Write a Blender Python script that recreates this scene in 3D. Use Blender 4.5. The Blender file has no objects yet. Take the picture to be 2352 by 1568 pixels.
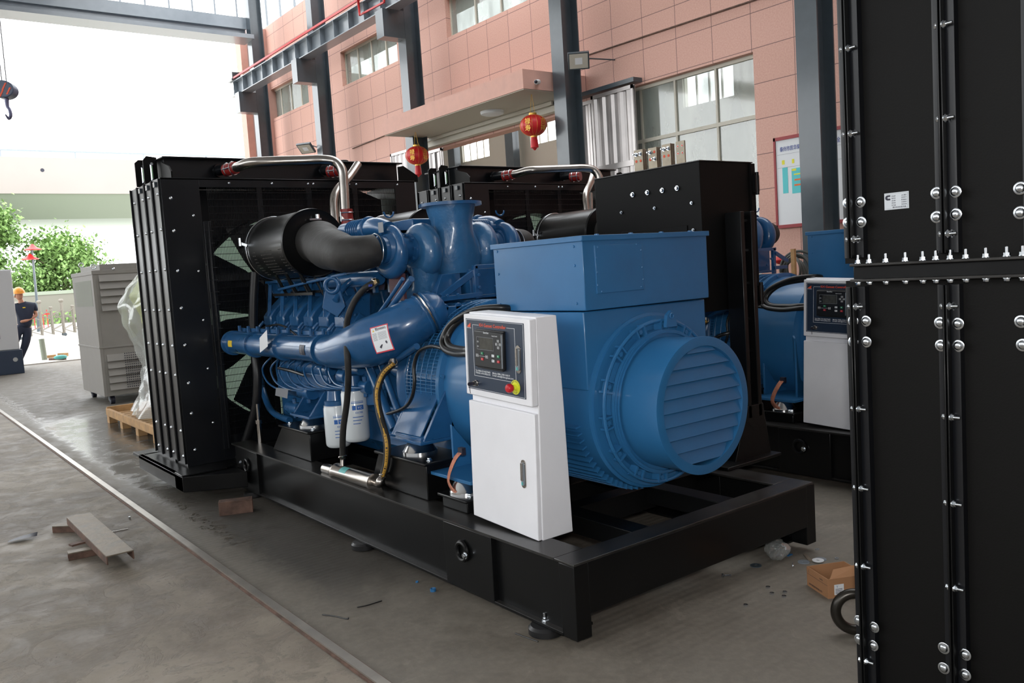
import bpy, math, random
from mathutils import Vector, Matrix
random.seed(7)
sc = bpy.context.scene
COL = sc.collection
R = math.radians
# ---------------------------------------------------------------- camera
YAW, PITCH, ROLL, FPX = R(37.156), R(-4.811), R(-3.683), 1956.0
fw = Vector((math.sin(YAW)*math.cos(PITCH), math.cos(YAW)*math.cos(PITCH), math.sin(PITCH)))
rt0 = Vector((math.cos(YAW), -math.sin(YAW), 0)); up0 = rt0.cross(fw)
rt = rt0*math.cos(ROLL)+up0*math.sin(ROLL); up = up0*math.cos(ROLL)-rt0*math.sin(ROLL)
FZ = -.045
EYE = Vector((-2.2806, -2.6804, 1.6))
cam_d = bpy.data.cameras.new('camera'); cam = bpy.data.objects.new('camera', cam_d); COL.objects.link(cam)
cam_d.sensor_width = 36; cam_d.lens = 36*FPX/2352; cam_d.clip_end = 500; cam_d.clip_start = .05
cam.matrix_world = Matrix(((rt.x, up.x, -fw.x, EYE.x), (rt.y, up.y, -fw.y, EYE.y), (rt.z, up.z, -fw.z, EYE.z), (0, 0, 0, 1)))
sc.camera = cam
# ---------------------------------------------------------------- world, lights, exposure
sc.view_settings.view_transform = 'Standard'; sc.view_settings.look = 'None'
sc.view_settings.exposure = 0; sc.view_settings.gamma = 1; sc.view_settings.use_curve_mapping = False
w = bpy.data.worlds.new('sky'); sc.world = w; w.use_nodes = True
bg = w.node_tree.nodes['Background']; bg.inputs[0].default_value = (.95, .98, 1, 1); bg.inputs[1].default_value = 4.6
sc.cycles.max_bounces = 6; sc.cycles.diffuse_bounces = 4; sc.cycles.glossy_bounces = 3; sc.cycles.transparent_max_bounces = 10
sc.cycles.sample_clamp_indirect = 6; sc.cycles.use_denoising = True
fl = bpy.data.lights.new('camera_flash', 'AREA'); fl.shape = 'DISK'; fl.size = .10; fl.energy = 66; fl.color = (1, .98, .96)
flo = bpy.data.objects.new('camera_flash', fl); COL.objects.link(flo)
flo.matrix_world = Matrix.Translation(up*.14 - fw*.03) @ cam.matrix_world

def P(px, py, a, v):
    "the point of the plane a = v that the photograph shows at (px, py)"
    d = fw*FPX + rt*(px-1176) - up*(py-784)
    i = 'xyz'.index(a); return EYE + d*((v-EYE[i])/d[i])

# ---------------------------------------------------------------- materials
def mat(name, color, rough=.5, metal=0, coat=0, bump=0, bscale=40, var=0, vscale=6, spec=.5, trans=0, alpha=1):
    m = bpy.data.materials.new(name); m.use_nodes = True; nt = m.node_tree; b = nt.nodes['Principled BSDF']
    b.inputs['Base Color'].default_value = (*color, 1); b.inputs['Roughness'].default_value = rough
    b.inputs['Metallic'].default_value = metal; b.inputs['Coat Weight'].default_value = coat; b.inputs['Coat Roughness'].default_value = .12
    b.inputs['Specular IOR Level'].default_value = spec; b.inputs['Transmission Weight'].default_value = trans; b.inputs['Alpha'].default_value = alpha
    tc = nt.nodes.new('ShaderNodeTexCoord')
    if var:
        n = nt.nodes.new('ShaderNodeTexNoise'); n.inputs['Scale'].default_value = vscale; n.inputs['Detail'].default_value = 5
        nt.links.new(tc.outputs['Object'], n.inputs['Vector'])
        r = nt.nodes.new('ShaderNodeMapRange'); r.inputs[1].default_value = .3; r.inputs[2].default_value = .7
        r.inputs[3].default_value = 1-var; r.inputs[4].default_value = 1+var; nt.links.new(n.outputs[0], r.inputs[0])
        x = nt.nodes.new('ShaderNodeVectorMath'); x.operation = 'SCALE'; x.inputs[0].default_value = color
        nt.links.new(r.outputs[0], x.inputs['Scale']); nt.links.new(x.outputs[0], b.inputs['Base Color'])
        r2 = nt.nodes.new('ShaderNodeMapRange'); r2.inputs[3].default_value = max(.02, rough*.8); r2.inputs[4].default_value = min(1, rough*1.3)
        nt.links.new(n.outputs[0], r2.inputs[0]); nt.links.new(r2.outputs[0], b.inputs['Roughness'])
    if bump:
        n = nt.nodes.new('ShaderNodeTexNoise'); n.inputs['Scale'].default_value = bscale; n.inputs['Detail'].default_value = 3
        nt.links.new(tc.outputs['Object'], n.inputs['Vector'])
        bp = nt.nodes.new('ShaderNodeBump'); bp.inputs['Strength'].default_value = bump; bp.inputs['Distance'].default_value = .01
        nt.links.new(n.outputs[0], bp.inputs['Height']); nt.links.new(bp.outputs[0], b.inputs['Normal'])
    return m
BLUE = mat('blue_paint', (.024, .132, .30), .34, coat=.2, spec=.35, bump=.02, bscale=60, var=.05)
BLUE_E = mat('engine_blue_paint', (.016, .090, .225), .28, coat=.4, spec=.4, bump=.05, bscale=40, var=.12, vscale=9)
BLUE_L = mat('lagging_blue_paint', (.030, .125, .27), .33, coat=.5, bump=.5, bscale=22, var=.12)
BLACK = mat('black_paint', (.0045, .0047, .005), .30, coat=.1, var=.15, vscale=3, spec=.22)
BLACK2 = mat('black_textured_paint', (.0048, .0046, .0044), .5, bump=.05, bscale=150, spec=.12)
BLACKT = mat('dusty_black_top', (.020, .019, .018), .30, var=.5, vscale=9)
RAD = mat('radiator_black_paint', (.006, .007, .009), .30, coat=.12, var=.1, vscale=2, spec=.35)
WHITE = mat('white_cabinet_paint', (.80, .80, .83), .38, bump=.03, bscale=200, var=.02)
STEEL = mat('brushed_steel', (.42, .39, .36), .24, 1, bump=.03, bscale=90, var=.12)
CHROME = mat('zinc_bolt', (.66, .70, .74), .22, 1)
DOME = mat('chrome_dome', (.8, .8, .8), .2, 1)
RAILM = mat('polished_rail', (.36, .33, .29), .32, .6, var=.2, vscale=5)
RUBBER = mat('rubber_hose', (.016, .015, .014), .62, bump=.25, bscale=30, var=.4, vscale=14)
RUBBERS = mat('smooth_rubber', (.010, .010, .011), .38)
CABLE = mat('black_cable', (.008, .008, .008), .35)
COPPER = mat('copper_braid', (.62, .25, .16), .38, .8, bump=.8, bscale=180)
TINNED = mat('tinned_busbar', (.30, .26, .20), .42, .8, var=.25, vscale=12)
REDS = mat('red_silicone', (.24, .012, .010), .4)
REDP = mat('red_paint', (.55, .02, .02), .4)
YEL = mat('yellow_label', (.75, .52, .03), .5)
YELC = mat('yellow_disc', (.72, .74, .04), .45)
ORANGE = mat('orange_text', (.75, .09, .03), .5)
NAVY = mat('navy_panel', (.020, .034, .062), .36)
WHT = mat('white_print', (.72, .74, .76), .5)
GREYP = mat('grey_print', (.22, .23, .25), .5)
DKP = mat('dark_print', (.015, .015, .03), .5)
SCREEN = mat('lcd_glass', (.055, .055, .048), .12, var=.25, vscale=40)
PLAST = mat('black_plastic', (.008, .009, .011), .4)
GREENB = mat('green_button', (.01, .22, .09), .4)
REDB = mat('red_button', (.50, .012, .02), .32)
TEAL = mat('teal_label', (.10, .42, .40), .5)
FILT = mat('white_filter_paint', (.62, .66, .68), .28, coat=.4)
BLUEPR = mat('blue_print', (.02, .12, .42), .5)
BRASS = mat('brass', (.42, .30, .16), .3, 1)
HOOP = mat('light_grey_fin', (.42, .50, .46), .7)
GREYCAB = mat('grey_beige_paint', (.25, .235, .215), .5, var=.05)
LGREY = mat('pale_grey_paint', (.50, .51, .52), .5)
STEELG = mat('blue_grey_steel_paint', (.050, .066, .080), .30, coat=.5, bump=.02, var=.1)
STEELD = mat('grey_steel_paint', (.20, .23, .26), .30, coat=.4, var=.06)
GATE = mat('dull_gate_steel', (.20, .18, .15), .6)
YWALL = mat('yard_wall_render', (.20, .19, .16), .9)
DARKST = mat('dark_forged_steel', (.035, .03, .024), .3, .5, var=.4, vscale=10)
CURVE = mat('gloss_black_flange', (.0055, .006, .0075), .32, spec=.35)
WOOD = mat('pale_wood', (.46, .27, .12), .7, var=.2, vscale=12, bump=.2)
RUST = mat('rusty_steel', (.13, .075, .055), .7, .2, var=.45, vscale=14, bump=.4, bscale=60)
PLANK = mat('worn_steel', (.20, .165, .125), .55, .3, var=.35, vscale=10, bump=.25)
CARD = mat('cardboard', (.36, .18, .085), .8, var=.06)
PINK = mat('pink_plain', (.64, .375, .31), .75, bump=.1, bscale=120, var=.05)
CREAM = mat('cream_soffit', (.50, .47, .40), .8)
FRAMEC = mat('cream_frame', (.55, .52, .44), .5)
LRED = mat('lantern_red', (.62, .012, .018), .42)
GOLD = mat('gold_print', (.72, .42, .08), .35, .5)
CORR = mat('corrugated_steel', (.46, .43, .42), .33, .75, var=.18, vscale=2)
CONC = mat('pale_concrete', (.34, .30, .28), .85, var=.04, vscale=.3)
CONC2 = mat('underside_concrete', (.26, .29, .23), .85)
SKIN = mat('skin', (.50, .24, .15), .5)
HELM = mat('orange_helmet', (.75, .30, .03), .35)
CLOTH = mat('navy_cloth', (.015, .022, .045), .8)
LEAF = mat('leaf_green', (.20, .33, .10), .7, var=.3, vscale=1.2)
BARK = mat('bark', (.16, .12, .08), .9)
def glassy(name, col, diff, rough=.03, gl=.12):
    m = bpy.data.materials.new(name); m.use_nodes = True; nt = m.node_tree; nt.nodes.clear()
    o = nt.nodes.new('ShaderNodeOutputMaterial'); t = nt.nodes.new('ShaderNodeBsdfTransparent'); d = nt.nodes.new('ShaderNodeBsdfDiffuse'); g = nt.nodes.new('ShaderNodeBsdfGlossy')
    t.inputs[0].default_value = (.92, .95, .93, 1); d.inputs[0].default_value = (*col, 1); g.inputs['Roughness'].default_value = rough
    n = nt.nodes.new('ShaderNodeTexNoise'); n.inputs['Scale'].default_value = 2.5; n.inputs['Detail'].default_value = 6
    tc = nt.nodes.new('ShaderNodeTexCoord'); mp = nt.nodes.new('ShaderNodeMapping'); mp.inputs['Scale'].default_value = (1, .8, .3)
    nt.links.new(tc.outputs['Object'], mp.inputs[0]); nt.links.new(mp.outputs[0], n.inputs['Vector'])
    r = nt.nodes.new('ShaderNodeMapRange'); r.inputs[1].default_value = .35; r.inputs[2].default_value = .65; r.inputs[3].default_value = diff*.75; r.inputs[4].default_value = min(1, diff*1.25)
    nt.links.new(n.outputs[0], r.inputs[0])
    m1 = nt.nodes.new('ShaderNodeMixShader'); m2 = nt.nodes.new('ShaderNodeMixShader')
    nt.links.new(r.outputs[0], m1.inputs[0]); nt.links.new(t.outputs[0], m1.inputs[1]); nt.links.new(d.outputs[0], m1.inputs[2])
    m2.inputs[0].default_value = gl; nt.links.new(m1.outputs[0], m2.inputs[1]); nt.links.new(g.outputs[0], m2.inputs[2]); nt.links.new(m2.outputs[0], o.inputs[0])
    return m
PANE = glassy('dusty_window_glass', (.34, .37, .34), .5, .05, .10)
FILM = glassy('clear_plastic_film', (.75, .77, .76), .28, .12, .16)
FILMT = glassy('clear_bag_film', (.6, .62, .62), .22, .10, .25)
def translucent(name, col, tcol):
    m = bpy.data.materials.new(name); m.use_nodes = True; nt = m.node_tree; nt.nodes.clear()
    o = nt.nodes.new('ShaderNodeOutputMaterial'); t = nt.nodes.new('ShaderNodeBsdfTranslucent'); d = nt.nodes.new('ShaderNodeBsdfDiffuse'); a = nt.nodes.new('ShaderNodeAddShader')
    t.inputs[0].default_value = (*tcol, 1); d.inputs[0].default_value = (*col, 1)
    nt.links.new(t.outputs[0], a.inputs[0]); nt.links.new(d.outputs[0], a.inputs[1]); nt.links.new(a.outputs[0], o.inputs[0]); return m
CORE = translucent('radiator_fin_core', (.42, .48, .43), (.35, .40, .36))
def lit(name, col, s):
    m = bpy.data.materials.new(name); m.use_nodes = True; b = m.node_tree.nodes['Principled BSDF']
    b.inputs['Base Color'].default_value = (*col, 1); b.inputs['Emission Color'].default_value = (*col, 1); b.inputs['Emission Strength'].default_value = s; return m

def tile_mat():
    m = mat('pink_wall_tile', (.56, .275, .215), .7); nt = m.node_tree; b = nt.nodes['Principled BSDF']
    tc = nt.nodes.new('ShaderNodeTexCoord'); sx = nt.nodes.new('ShaderNodeSeparateXYZ'); cx = nt.nodes.new('ShaderNodeCombineXYZ')
    nt.links.new(tc.outputs['Object'], sx.inputs[0])
    ay = nt.nodes.new('ShaderNodeMath'); ay.operation = 'SUBTRACT'; ay.inputs[1].default_value = .095-.685*20; nt.links.new(sx.outputs[1], ay.inputs[0])
    az = nt.nodes.new('ShaderNodeMath'); az.operation = 'SUBTRACT'; az.inputs[1].default_value = .058; nt.links.new(sx.outputs[2], az.inputs[0])
    nt.links.new(ay.outputs[0], cx.inputs[0]); nt.links.new(az.outputs[0], cx.inputs[1])
    br = nt.nodes.new('ShaderNodeTexBrick'); br.offset = 0; br.squash = 1
    br.inputs['Color1'].default_value = (.66, .385, .315, 1); br.inputs['Color2'].default_value = (.63, .365, .295, 1); br.inputs['Mortar'].default_value = (.19, .11, .10, 1)
    br.inputs['Scale'].default_value = 1; br.inputs['Mortar Size'].default_value = .0055; br.inputs['Mortar Smooth'].default_value = .2
    br.inputs['Brick Width'].default_value = .685; br.inputs['Row Height'].default_value = .489
    nt.links.new(cx.outputs[0], br.inputs['Vector'])
    n = nt.nodes.new('ShaderNodeTexNoise'); n.inputs['Scale'].default_value = 45; n.inputs['Detail'].default_value = 4; nt.links.new(tc.outputs['Object'], n.inputs['Vector'])
    mx = nt.nodes.new('ShaderNodeMix'); mx.data_type = 'RGBA'; mx.blend_type = 'OVERLAY'; mx.inputs[0].default_value = .25
    nt.links.new(br.outputs[0], mx.inputs[6]); nt.links.new(n.outputs[0], mx.inputs[7]); nt.links.new(mx.outputs[2], b.inputs['Base Color'])
    return m
TILE = tile_mat()

def floor_mat():
    m = bpy.data.materials.new('workshop_concrete'); m.use_nodes = True; nt = m.node_tree; b = nt.nodes['Principled BSDF']; N = nt.nodes.new; L = nt.links.new
    tc = N('ShaderNodeTexCoord'); sx = N('ShaderNodeSeparateXYZ'); L(tc.outputs['Object'], sx.inputs[0])
    def noise(s, d=6, dist=0, rgh=.6):
        n = N('ShaderNodeTexNoise'); n.inputs['Scale'].default_value = s; n.inputs['Detail'].default_value = d; n.inputs['Distortion'].default_value = dist
        n.inputs['Roughness'].default_value = rgh; L(tc.outputs['Object'], n.inputs['Vector']); return n.outputs[0]
    def mr(src, a, c, o0=0., o1=1., smooth=True):
        r = N('ShaderNodeMapRange'); r.interpolation_type = 'SMOOTHSTEP' if smooth else 'LINEAR'
        for k, v in zip((1, 2, 3, 4), (a, c, o0, o1)): r.inputs[k].default_value = v
        L(src, r.inputs[0]); return r.outputs[0]
    def mth(op, a, c):
        q = N('ShaderNodeMath'); q.operation = op
        for k, v in enumerate((a, c)):
            if isinstance(v, (int, float)): q.inputs[k].default_value = v
            else: L(v, q.inputs[k])
        return q.outputs[0]
    def mixc(f, a, c):
        q = N('ShaderNodeMix'); q.data_type = 'RGBA'
        if isinstance(f, (int, float)): q.inputs[0].default_value = f
        else: L(f, q.inputs[0])
        for k, v in ((6, a), (7, c)):
            if isinstance(v, tuple): q.inputs[k].default_value = (*v, 1)
            else: L(v, q.inputs[k])
        return q.outputs[2]
    X, Y = sx.outputs[0], sx.outputs[1]
    n1, n2, n3, n4 = noise(.9, 8, .6), noise(5, 8, .8), noise(28, 6), noise(2.4, 9, 1.6, .7)
    old = mixc(mr(n1, .38, .62), (.115, .090, .066), (.225, .188, .146))
    old = mixc(mth('MULTIPLY', mr(n2, .42, .68), .5), old, (.255, .225, .18))
    old = mixc(mth('MULTIPLY', mr(n4, .51, .57), .5), old, (.10, .082, .062))
    old = mixc(mth('MULTIPLY', mr(n3, .55, .68), .6), old, (.075, .06, .045))
    new = mixc(mr(n2, .3, .7), (.125, .108, .086), (.165, .145, .118))
    new = mixc(mth('MULTIPLY', mr(n1, .4, .7), .6), new, (.15, .135, .112))
    spots = mr(n4, .60, .66); new = mixc(mth('MULTIPLY', spots, .4), new, (.26, .23, .19))
    side = mr(X, -.82, -.78)
    c = mixc(side, old, new)
    c = mixc(mth('MULTIPLY', mr(n3, .35, .7), .18), c, (.30, .27, .22))
    # damp, oily band between the floor rail and the skid, and the puddle beside the radiator
    xx = mth('ADD', X, mth('MULTIPLY', mth('SUBTRACT', n2, .5), .35))
    damp = mth('MULTIPLY', mr(xx, -.62, -.38), mr(xx, .9, 1.5, 1, 0)); damp = mth('MULTIPLY', damp, mr(mth('ADD', Y, mth('MULTIPLY', n1, 2)), 1.7, 2.9))
    damp = mth('MULTIPLY', damp, mr(Y, 3.2, 5.0, 1., .45))
    c = mixc(mth('MULTIPLY', damp, .8), c, (.035, .031, .026))
    wet = mth('MULTIPLY', mr(xx, -.66, -.50), mr(xx, .35, .9, 1, 0)); wet = mth('MULTIPLY', wet, mr(mth('ADD', Y, mth('MULTIPLY', n4, 3)), 5.2, 6.6))
    wet = mth('MULTIPLY', wet, mr(mth('ADD', Y, mth('MULTIPLY', n4, 2)), 10.6, 12, 1, 0))
    streak = mth('MULTIPLY', mr(mth('ABSOLUTE', mth('SUBTRACT', xx, -.50), 0), .02, .09, 1, 0), mr(Y, 1.6, 3.2)); streak = mth('MULTIPLY', streak, mr(n3, .42, .58))
    wet2 = mth('MAXIMUM', wet, streak)
    c = mixc(mth('MULTIPLY', wet, .45), c, (.05, .048, .042))
    L(c, b.inputs['Base Color'])
    rg = mr(n2, .3, .7, .55, .8)
    q = N('ShaderNodeMix'); q.data_type = 'FLOAT'; L(mth('MULTIPLY', wet2, mr(n2, .30, .55, .55, 1)), q.inputs[0]); L(rg, q.inputs[2]); q.inputs[3].default_value = .17
    L(q.outputs[0], b.inputs['Roughness'])
    # broom lines across the newer slab, scaling on the old slab
    wv = N('ShaderNodeTexWave'); wv.bands_direction = 'Y'; wv.inputs['Scale'].default_value = 6.5; wv.inputs['Distortion'].default_value = 1.2; wv.inputs['Detail'].default_value = 2
    wv.inputs['Detail Scale'].default_value = .6; L(tc.outputs['Object'], wv.inputs['Vector'])
    h = mth('ADD', mth('MULTIPLY', mth('MULTIPLY', wv.outputs['Fac'], side), .22), mth('MULTIPLY', n3, .35))
    h = mth('ADD', h, mth('MULTIPLY', mth('MULTIPLY', mr(n4, .49, .53), mth('SUBTRACT', 1, side)), .35))
    h = mth('MULTIPLY', h, mth('SUBTRACT', 1, mth('MULTIPLY', wet, .8)))
    bp = N('ShaderNodeBump'); bp.inputs['Strength'].default_value = .6; bp.inputs['Distance'].default_value = .008; L(h, bp.inputs['Height']); L(bp.outputs[0], b.inputs['Normal'])
    return m
FLOOR = floor_mat()

# ---------------------------------------------------------------- mesh builder
def V(*a): return Vector(a)
def perp(d):
    a = V(0, 0, 1) if abs(d.z) < .9 else V(0, 1, 0)
    u = d.cross(a).normalized(); return u, d.cross(u).normalized()
class MB:
    def __init__(s, m=None): s.v = []; s.f = []; s.mi = []; s.mats = [m] if m else []; s.cur = 0
    def use(s, m):
        if m not in s.mats: s.mats.append(m)
        s.cur = s.mats.index(m); return s
    def add(s, vs, fs):
        o = len(s.v); s.v += [Vector(p) for p in vs]
        for f in fs: s.f.append([i+o for i in f]); s.mi.append(s.cur)
        return s
    def box(s, x0, x1, y0, y1, z0, z1):
        return s.add([(x, y, z) for x in (x0, x1) for y in (y0, y1) for z in (z0, z1)],
                     [(0, 1, 3, 2), (4, 6, 7, 5), (0, 4, 5, 1), (2, 3, 7, 6), (0, 2, 6, 4), (1, 5, 7, 3)])
    def ob(s, c, u, v, w):
        "oriented box: centre and three half-vectors"
        c, u, v, w = map(Vector, (c, u, v, w))
        return s.add([c+u*a+v*b+w*d for a in (-1, 1) for b in (-1, 1) for d in (-1, 1)],
                     [(0, 1, 3, 2), (4, 6, 7, 5), (0, 4, 5, 1), (2, 3, 7, 6), (0, 2, 6, 4), (1, 5, 7, 3)])
    def bar(s, a, b, w, h, upv=(0, 0, 1)):
        a, b = Vector(a), Vector(b); d = (b-a); n = d.normalized(); u = n.cross(Vector(upv)); u = u.normalized() if u.length > 1e-4 else perp(n)[0]
        return s.ob((a+b)/2, d/2, u*w/2, u.cross(n)*h/2)
    def rings(s, rs, cap0=True, cap1=True, closed=True):
        n = len(rs[0]); o = len(s.v)
        for r in rs: s.v += [Vector(p) for p in r]
        for k in range(len(rs)-1):
            for i in range(n if closed else n-1):
                j = (i+1) % n; s.f.append([o+k*n+i, o+k*n+j, o+(k+1)*n+j, o+(k+1)*n+i]); s.mi.append(s.cur)
        if cap0: s.f.append([o+i for i in range(n)][::-1]); s.mi.append(s.cur)
        if cap1: s.f.append([o+(len(rs)-1)*n+i for i in range(n)]); s.mi.append(s.cur)
        return s
    def lathe(s, p, ax, prof, n=32, cap0=True, cap1=True):
        p, ax = Vector(p), Vector(ax).normalized(); u, w_ = perp(ax)
        return s.rings([[p+ax*t+(u*math.cos(2*math.pi*i/n)+w_*math.sin(2*math.pi*i/n))*max(r, 1e-4) for i in range(n)] for t, r in prof], cap0, cap1)
    def cyl(s, a, b, r, r2=None, n=20, caps=True):
        a, b = Vector(a), Vector(b); return s.lathe(a, b-a, [(0, r), ((b-a).length, r if r2 is None else r2)], n, caps, caps)
    def tube(s, pts, r, n=12, sub=5, caps=True, flat=None):
        pts = [Vector(p) for p in pts]; rr = r if isinstance(r, (list, tuple)) else [r]*len(pts)
        if sub > 1 and len(pts) > 2:
            q, qr = [], []
            for i in range(len(pts)-1):
                p0, p1, p2, p3 = pts[max(i-1, 0)], pts[i], pts[i+1], pts[min(i+2, len(pts)-1)]
                for k in range(sub):
                    t = k/sub; q.append(.5*((2*p1)+(p2-p0)*t+(2*p0-5*p1+4*p2-p3)*t*t+(3*p1-p0-3*p2+p3)*t**3)); qr.append(rr[i]+(rr[i+1]-rr[i])*t)
            q.append(pts[-1]); qr.append(rr[-1]); pts, rr = q, qr
        T = [(pts[min(i+1, len(pts)-1)]-pts[max(i-1, 0)]).normalized() for i in range(len(pts))]
        u = perp(T[0])[0]; rs = []
        for p, t, r_ in zip(pts, T, rr):
            u = (u-t*u.dot(t)).normalized(); w_ = t.cross(u)
            rs.append([p+(u*math.cos(2*math.pi*i/n)+w_*math.sin(2*math.pi*i/n)*(flat or 1))*r_ for i in range(n)])
        return s.rings(rs, caps, caps)
    def prism(s, poly, d):
        "polygon of points swept along vector d"
        d = Vector(d); return s.rings([[Vector(p) for p in poly], [Vector(p)+d for p in poly]])
    def ball(s, c, r, n=16, m=10, sc_=(1, 1, 1), half=False):
        c = Vector(c); rs = []
        for k in range(m+1):
            a = math.pi*(k/m)*(.5 if half else 1); z = math.cos(a)*r; q = max(math.sin(a)*r, 1e-4)
            rs.append([c+V(q*math.cos(2*math.pi*i/n)*sc_[0], q*math.sin(2*math.pi*i/n)*sc_[1], z*sc_[2]) for i in range(n)])
        return s.rings(rs[::-1])
    def torus(s, c, ax, RR, r, n=36, m=12, a0=0, a1=2*math.pi, rfun=None):
        c, ax = Vector(c), Vector(ax).normalized(); u, w_ = perp(ax); full = abs(a1-a0) > 6.28; rs = []
        K = n if full else n+1
        for i in range(K+(1 if full else 0)):
            a = a0+(a1-a0)*i/n; d = u*math.cos(a)+w_*math.sin(a); q = r if rfun is None else rfun(i/n)
            rs.append([c+d*(RR+q*math.cos(2*math.pi*j/m))+ax*q*math.sin(2*math.pi*j/m) for j in range(m)])
        return s.rings(rs, not full, not full)
    def text(s, body, o, xd, yd, h, width=None, m=None, bold=0):
        "flat lettering, baseline start at o, letters h high, squeezed to width"
        key = body
        if key not in TXT:
            cu = bpy.data.curves.new('t', 'FONT'); cu.body = body; cu.size = 1; cu.resolution_u = 2; cu.offset = .012
            ob = bpy.data.objects.new('t', cu); me = ob.to_mesh()
            TXT[key] = ([v.co.copy() for v in me.vertices], [list(p.vertices) for p in me.polygons]); ob.to_mesh_clear()
            bpy.data.objects.remove(ob); bpy.data.curves.remove(cu)
        vs, fs = TXT[key]
        if not vs: return s
        if m: s.use(m)
        x0 = min(v.x for v in vs); x1 = max(v.x for v in vs); y1 = max(v.y for v in vs); y0 = min(0, min(v.y for v in vs))
        k = h/max(y1, .5); kx = k if width is None else width/(x1-x0); o, xd, yd = Vector(o), Vector(xd).normalized(), Vector(yd).normalized()
        return s.add([o+xd*(v.x-x0)*kx+yd*v.y*k for v in vs], fs)
    def quad(s, a, b, c, d): return s.add([a, b, c, d], [(0, 1, 2, 3)])
    def build(s, name, parent=None, bevel=0, flat=False, mod=None, **props):
        me = bpy.data.meshes.new(name); off = base_of(parent)
        me.from_pydata([tuple(v-off) for v in s.v], [], s.f)
        for m in s.mats: me.materials.append(m)
        me.polygons.foreach_set('material_index', s.mi)
        if not flat:
            me.polygons.foreach_set('use_smooth', [True]*len(s.f)); me.set_sharp_from_angle(angle=R(38))
        me.update(); o = bpy.data.objects.new(name, me); COL.objects.link(o)
        if parent is not None: o.parent = parent
        if bevel:
            b = o.modifiers.new('edge', 'BEVEL'); b.width = bevel; b.segments = 2; b.limit_method = 'ANGLE'; b.angle_limit = R(50)
        for k, v in props.items(): o[k] = v
        return o
TXT = {}
def base_of(o):
    while o is not None and o.parent is not None: o = o.parent
    return o.location.copy() if o is not None else V(0, 0, 0)
def thing(name, label, cat, loc, group=None):
    o = bpy.data.objects.new(name, None); COL.objects.link(o); o.location = loc; o.empty_display_size = .1
    o['label'] = label; o['category'] = cat
    if group: o['group'] = group
    return o
def tag(o, label, cat, group=None):
    o['label'] = label; o['category'] = cat
    if group: o['group'] = group
    return o
def single(mb, name, label, cat, group=None, bevel=0, flat=False):
    "one-mesh thing with its origin at the middle of its foot"
    xs = [v.x for v in mb.v]; ys = [v.y for v in mb.v]; zs = [v.z for v in mb.v]
    c = V((min(xs)+max(xs))/2, (min(ys)+max(ys))/2, min(zs)); mb.v = [v-c for v in mb.v]
    o = mb.build(name, None, bevel, flat); o.location = c; return tag(o, label, cat, group)
def struct(mb, name, bevel=0, parent=None):
    o = mb.build(name, parent, bevel)
    if parent is None: o['kind'] = 'structure'
    return o
KIDS = {}
def copy_tree(o, parent=None, off=None, label=None):
    c = o.copy(); COL.objects.link(c)
    if parent is not None: c.parent = parent
    if off is not None: c.location = o.location+Vector(off)
    if label: c['label'] = label
    for ch in [x for x in o.children]: copy_tree(ch, c)
    return c
BOLTS = {}
def bolt(parent, pos, d, r=.012, name='bolt', kind='dome', m_=None):
    "a bolt head of its own on the thing it fastens, sharing one mesh per size"
    key = (round(r, 4), kind, m_.name if m_ else '')
    if key not in BOLTS:
        b = MB(m_ or CHROME)
        if kind == 'dome':
            b.lathe((0, 0, 0), (0, 0, 1), [(-.001, r*1.05), (r*.12, r*1.05), (r*.2, r*.95), (r*.55, r*.72), (r*.78, r*.40), (r*.85, r*.05)], 14)
        elif kind == 'disc':
            b.lathe((0, 0, 0), (0, 0, 1), [(-.001, r*1.1), (r*.10, r*1.1), (r*.14, r*1.02), (r*.16, r*.80), (r*.40, r*.62), (r*.52, r*.38), (r*.55, r*.05)], 22)
        elif kind == 'hex':
            b.lathe((0, 0, 0), (0, 0, 1), [(-.001, r*1.15), (r*.18, r*1.15)], 16); b.lathe((0, 0, r*.18), (0, 0, 1), [(0, r*.8), (r*.62, r*.8), (r*.75, r*.7)], 6)
        elif kind == 'stud':
            b.lathe((0, 0, 0), (0, 0, 1), [(-.001, r*1.1), (r*.2, r*1.1)], 16); b.lathe((0, 0, r*.2), (0, 0, 1), [(0, r*.85), (r*.8, r*.85)], 6)
            b.lathe((0, 0, r), (0, 0, 1), [(0, r*.45), (r*1.5, r*.45), (r*1.6, r*.35)], 10)
        o = b.build(name); BOLTS[key] = o.data; bpy.data.objects.remove(o)
    o = bpy.data.objects.new(name, BOLTS[key]); COL.objects.link(o); o.parent = parent
    o.matrix_local = Matrix.Translation(Vector(pos)-base_of(parent)) @ Vector(d).to_track_quat('Z', 'Y').to_matrix().to_4x4()
    return o
# ================================================================ the hall
XW, ZT, YG = 8.0, 9.15, 21.45
m = MB(FLOOR); m.box(-16, 8.25, -14, 22.2, -.25, FZ); struct(m, 'floor')
m = MB(mat('yard_concrete', (.50, .47, .42), .8, var=.08, vscale=.4, bump=.1, bscale=3)); m.box(-60, 110, 22.2, 78, -.3, -.02); struct(m, 'ground')
def holed(name, x0, x1, ya, yb, za, zb, holes, m_, bevel=0):
    ys = sorted({ya, yb, *[h[0] for h in holes], *[h[1] for h in holes]}); zs = sorted({za, zb, *[h[2] for h in holes], *[h[3] for h in holes]})
    b = MB(m_)
    for i in range(len(ys)-1):
        j = 0
        while j < len(zs)-1:
            inside = lambda k: any(h[0]-1e-6 <= ys[i] and ys[i+1] <= h[1]+1e-6 and h[2]-1e-6 <= zs[k] and zs[k+1] <= h[3]+1e-6 for h in holes)
            if inside(j): j += 1; continue
            k = j
            while k+1 < len(zs)-1 and not inside(k+1): k += 1
            b.box(x0, x1, ys[i], ys[i+1], zs[j], zs[k+1]); j = k+1
    return struct(b, name)
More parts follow.
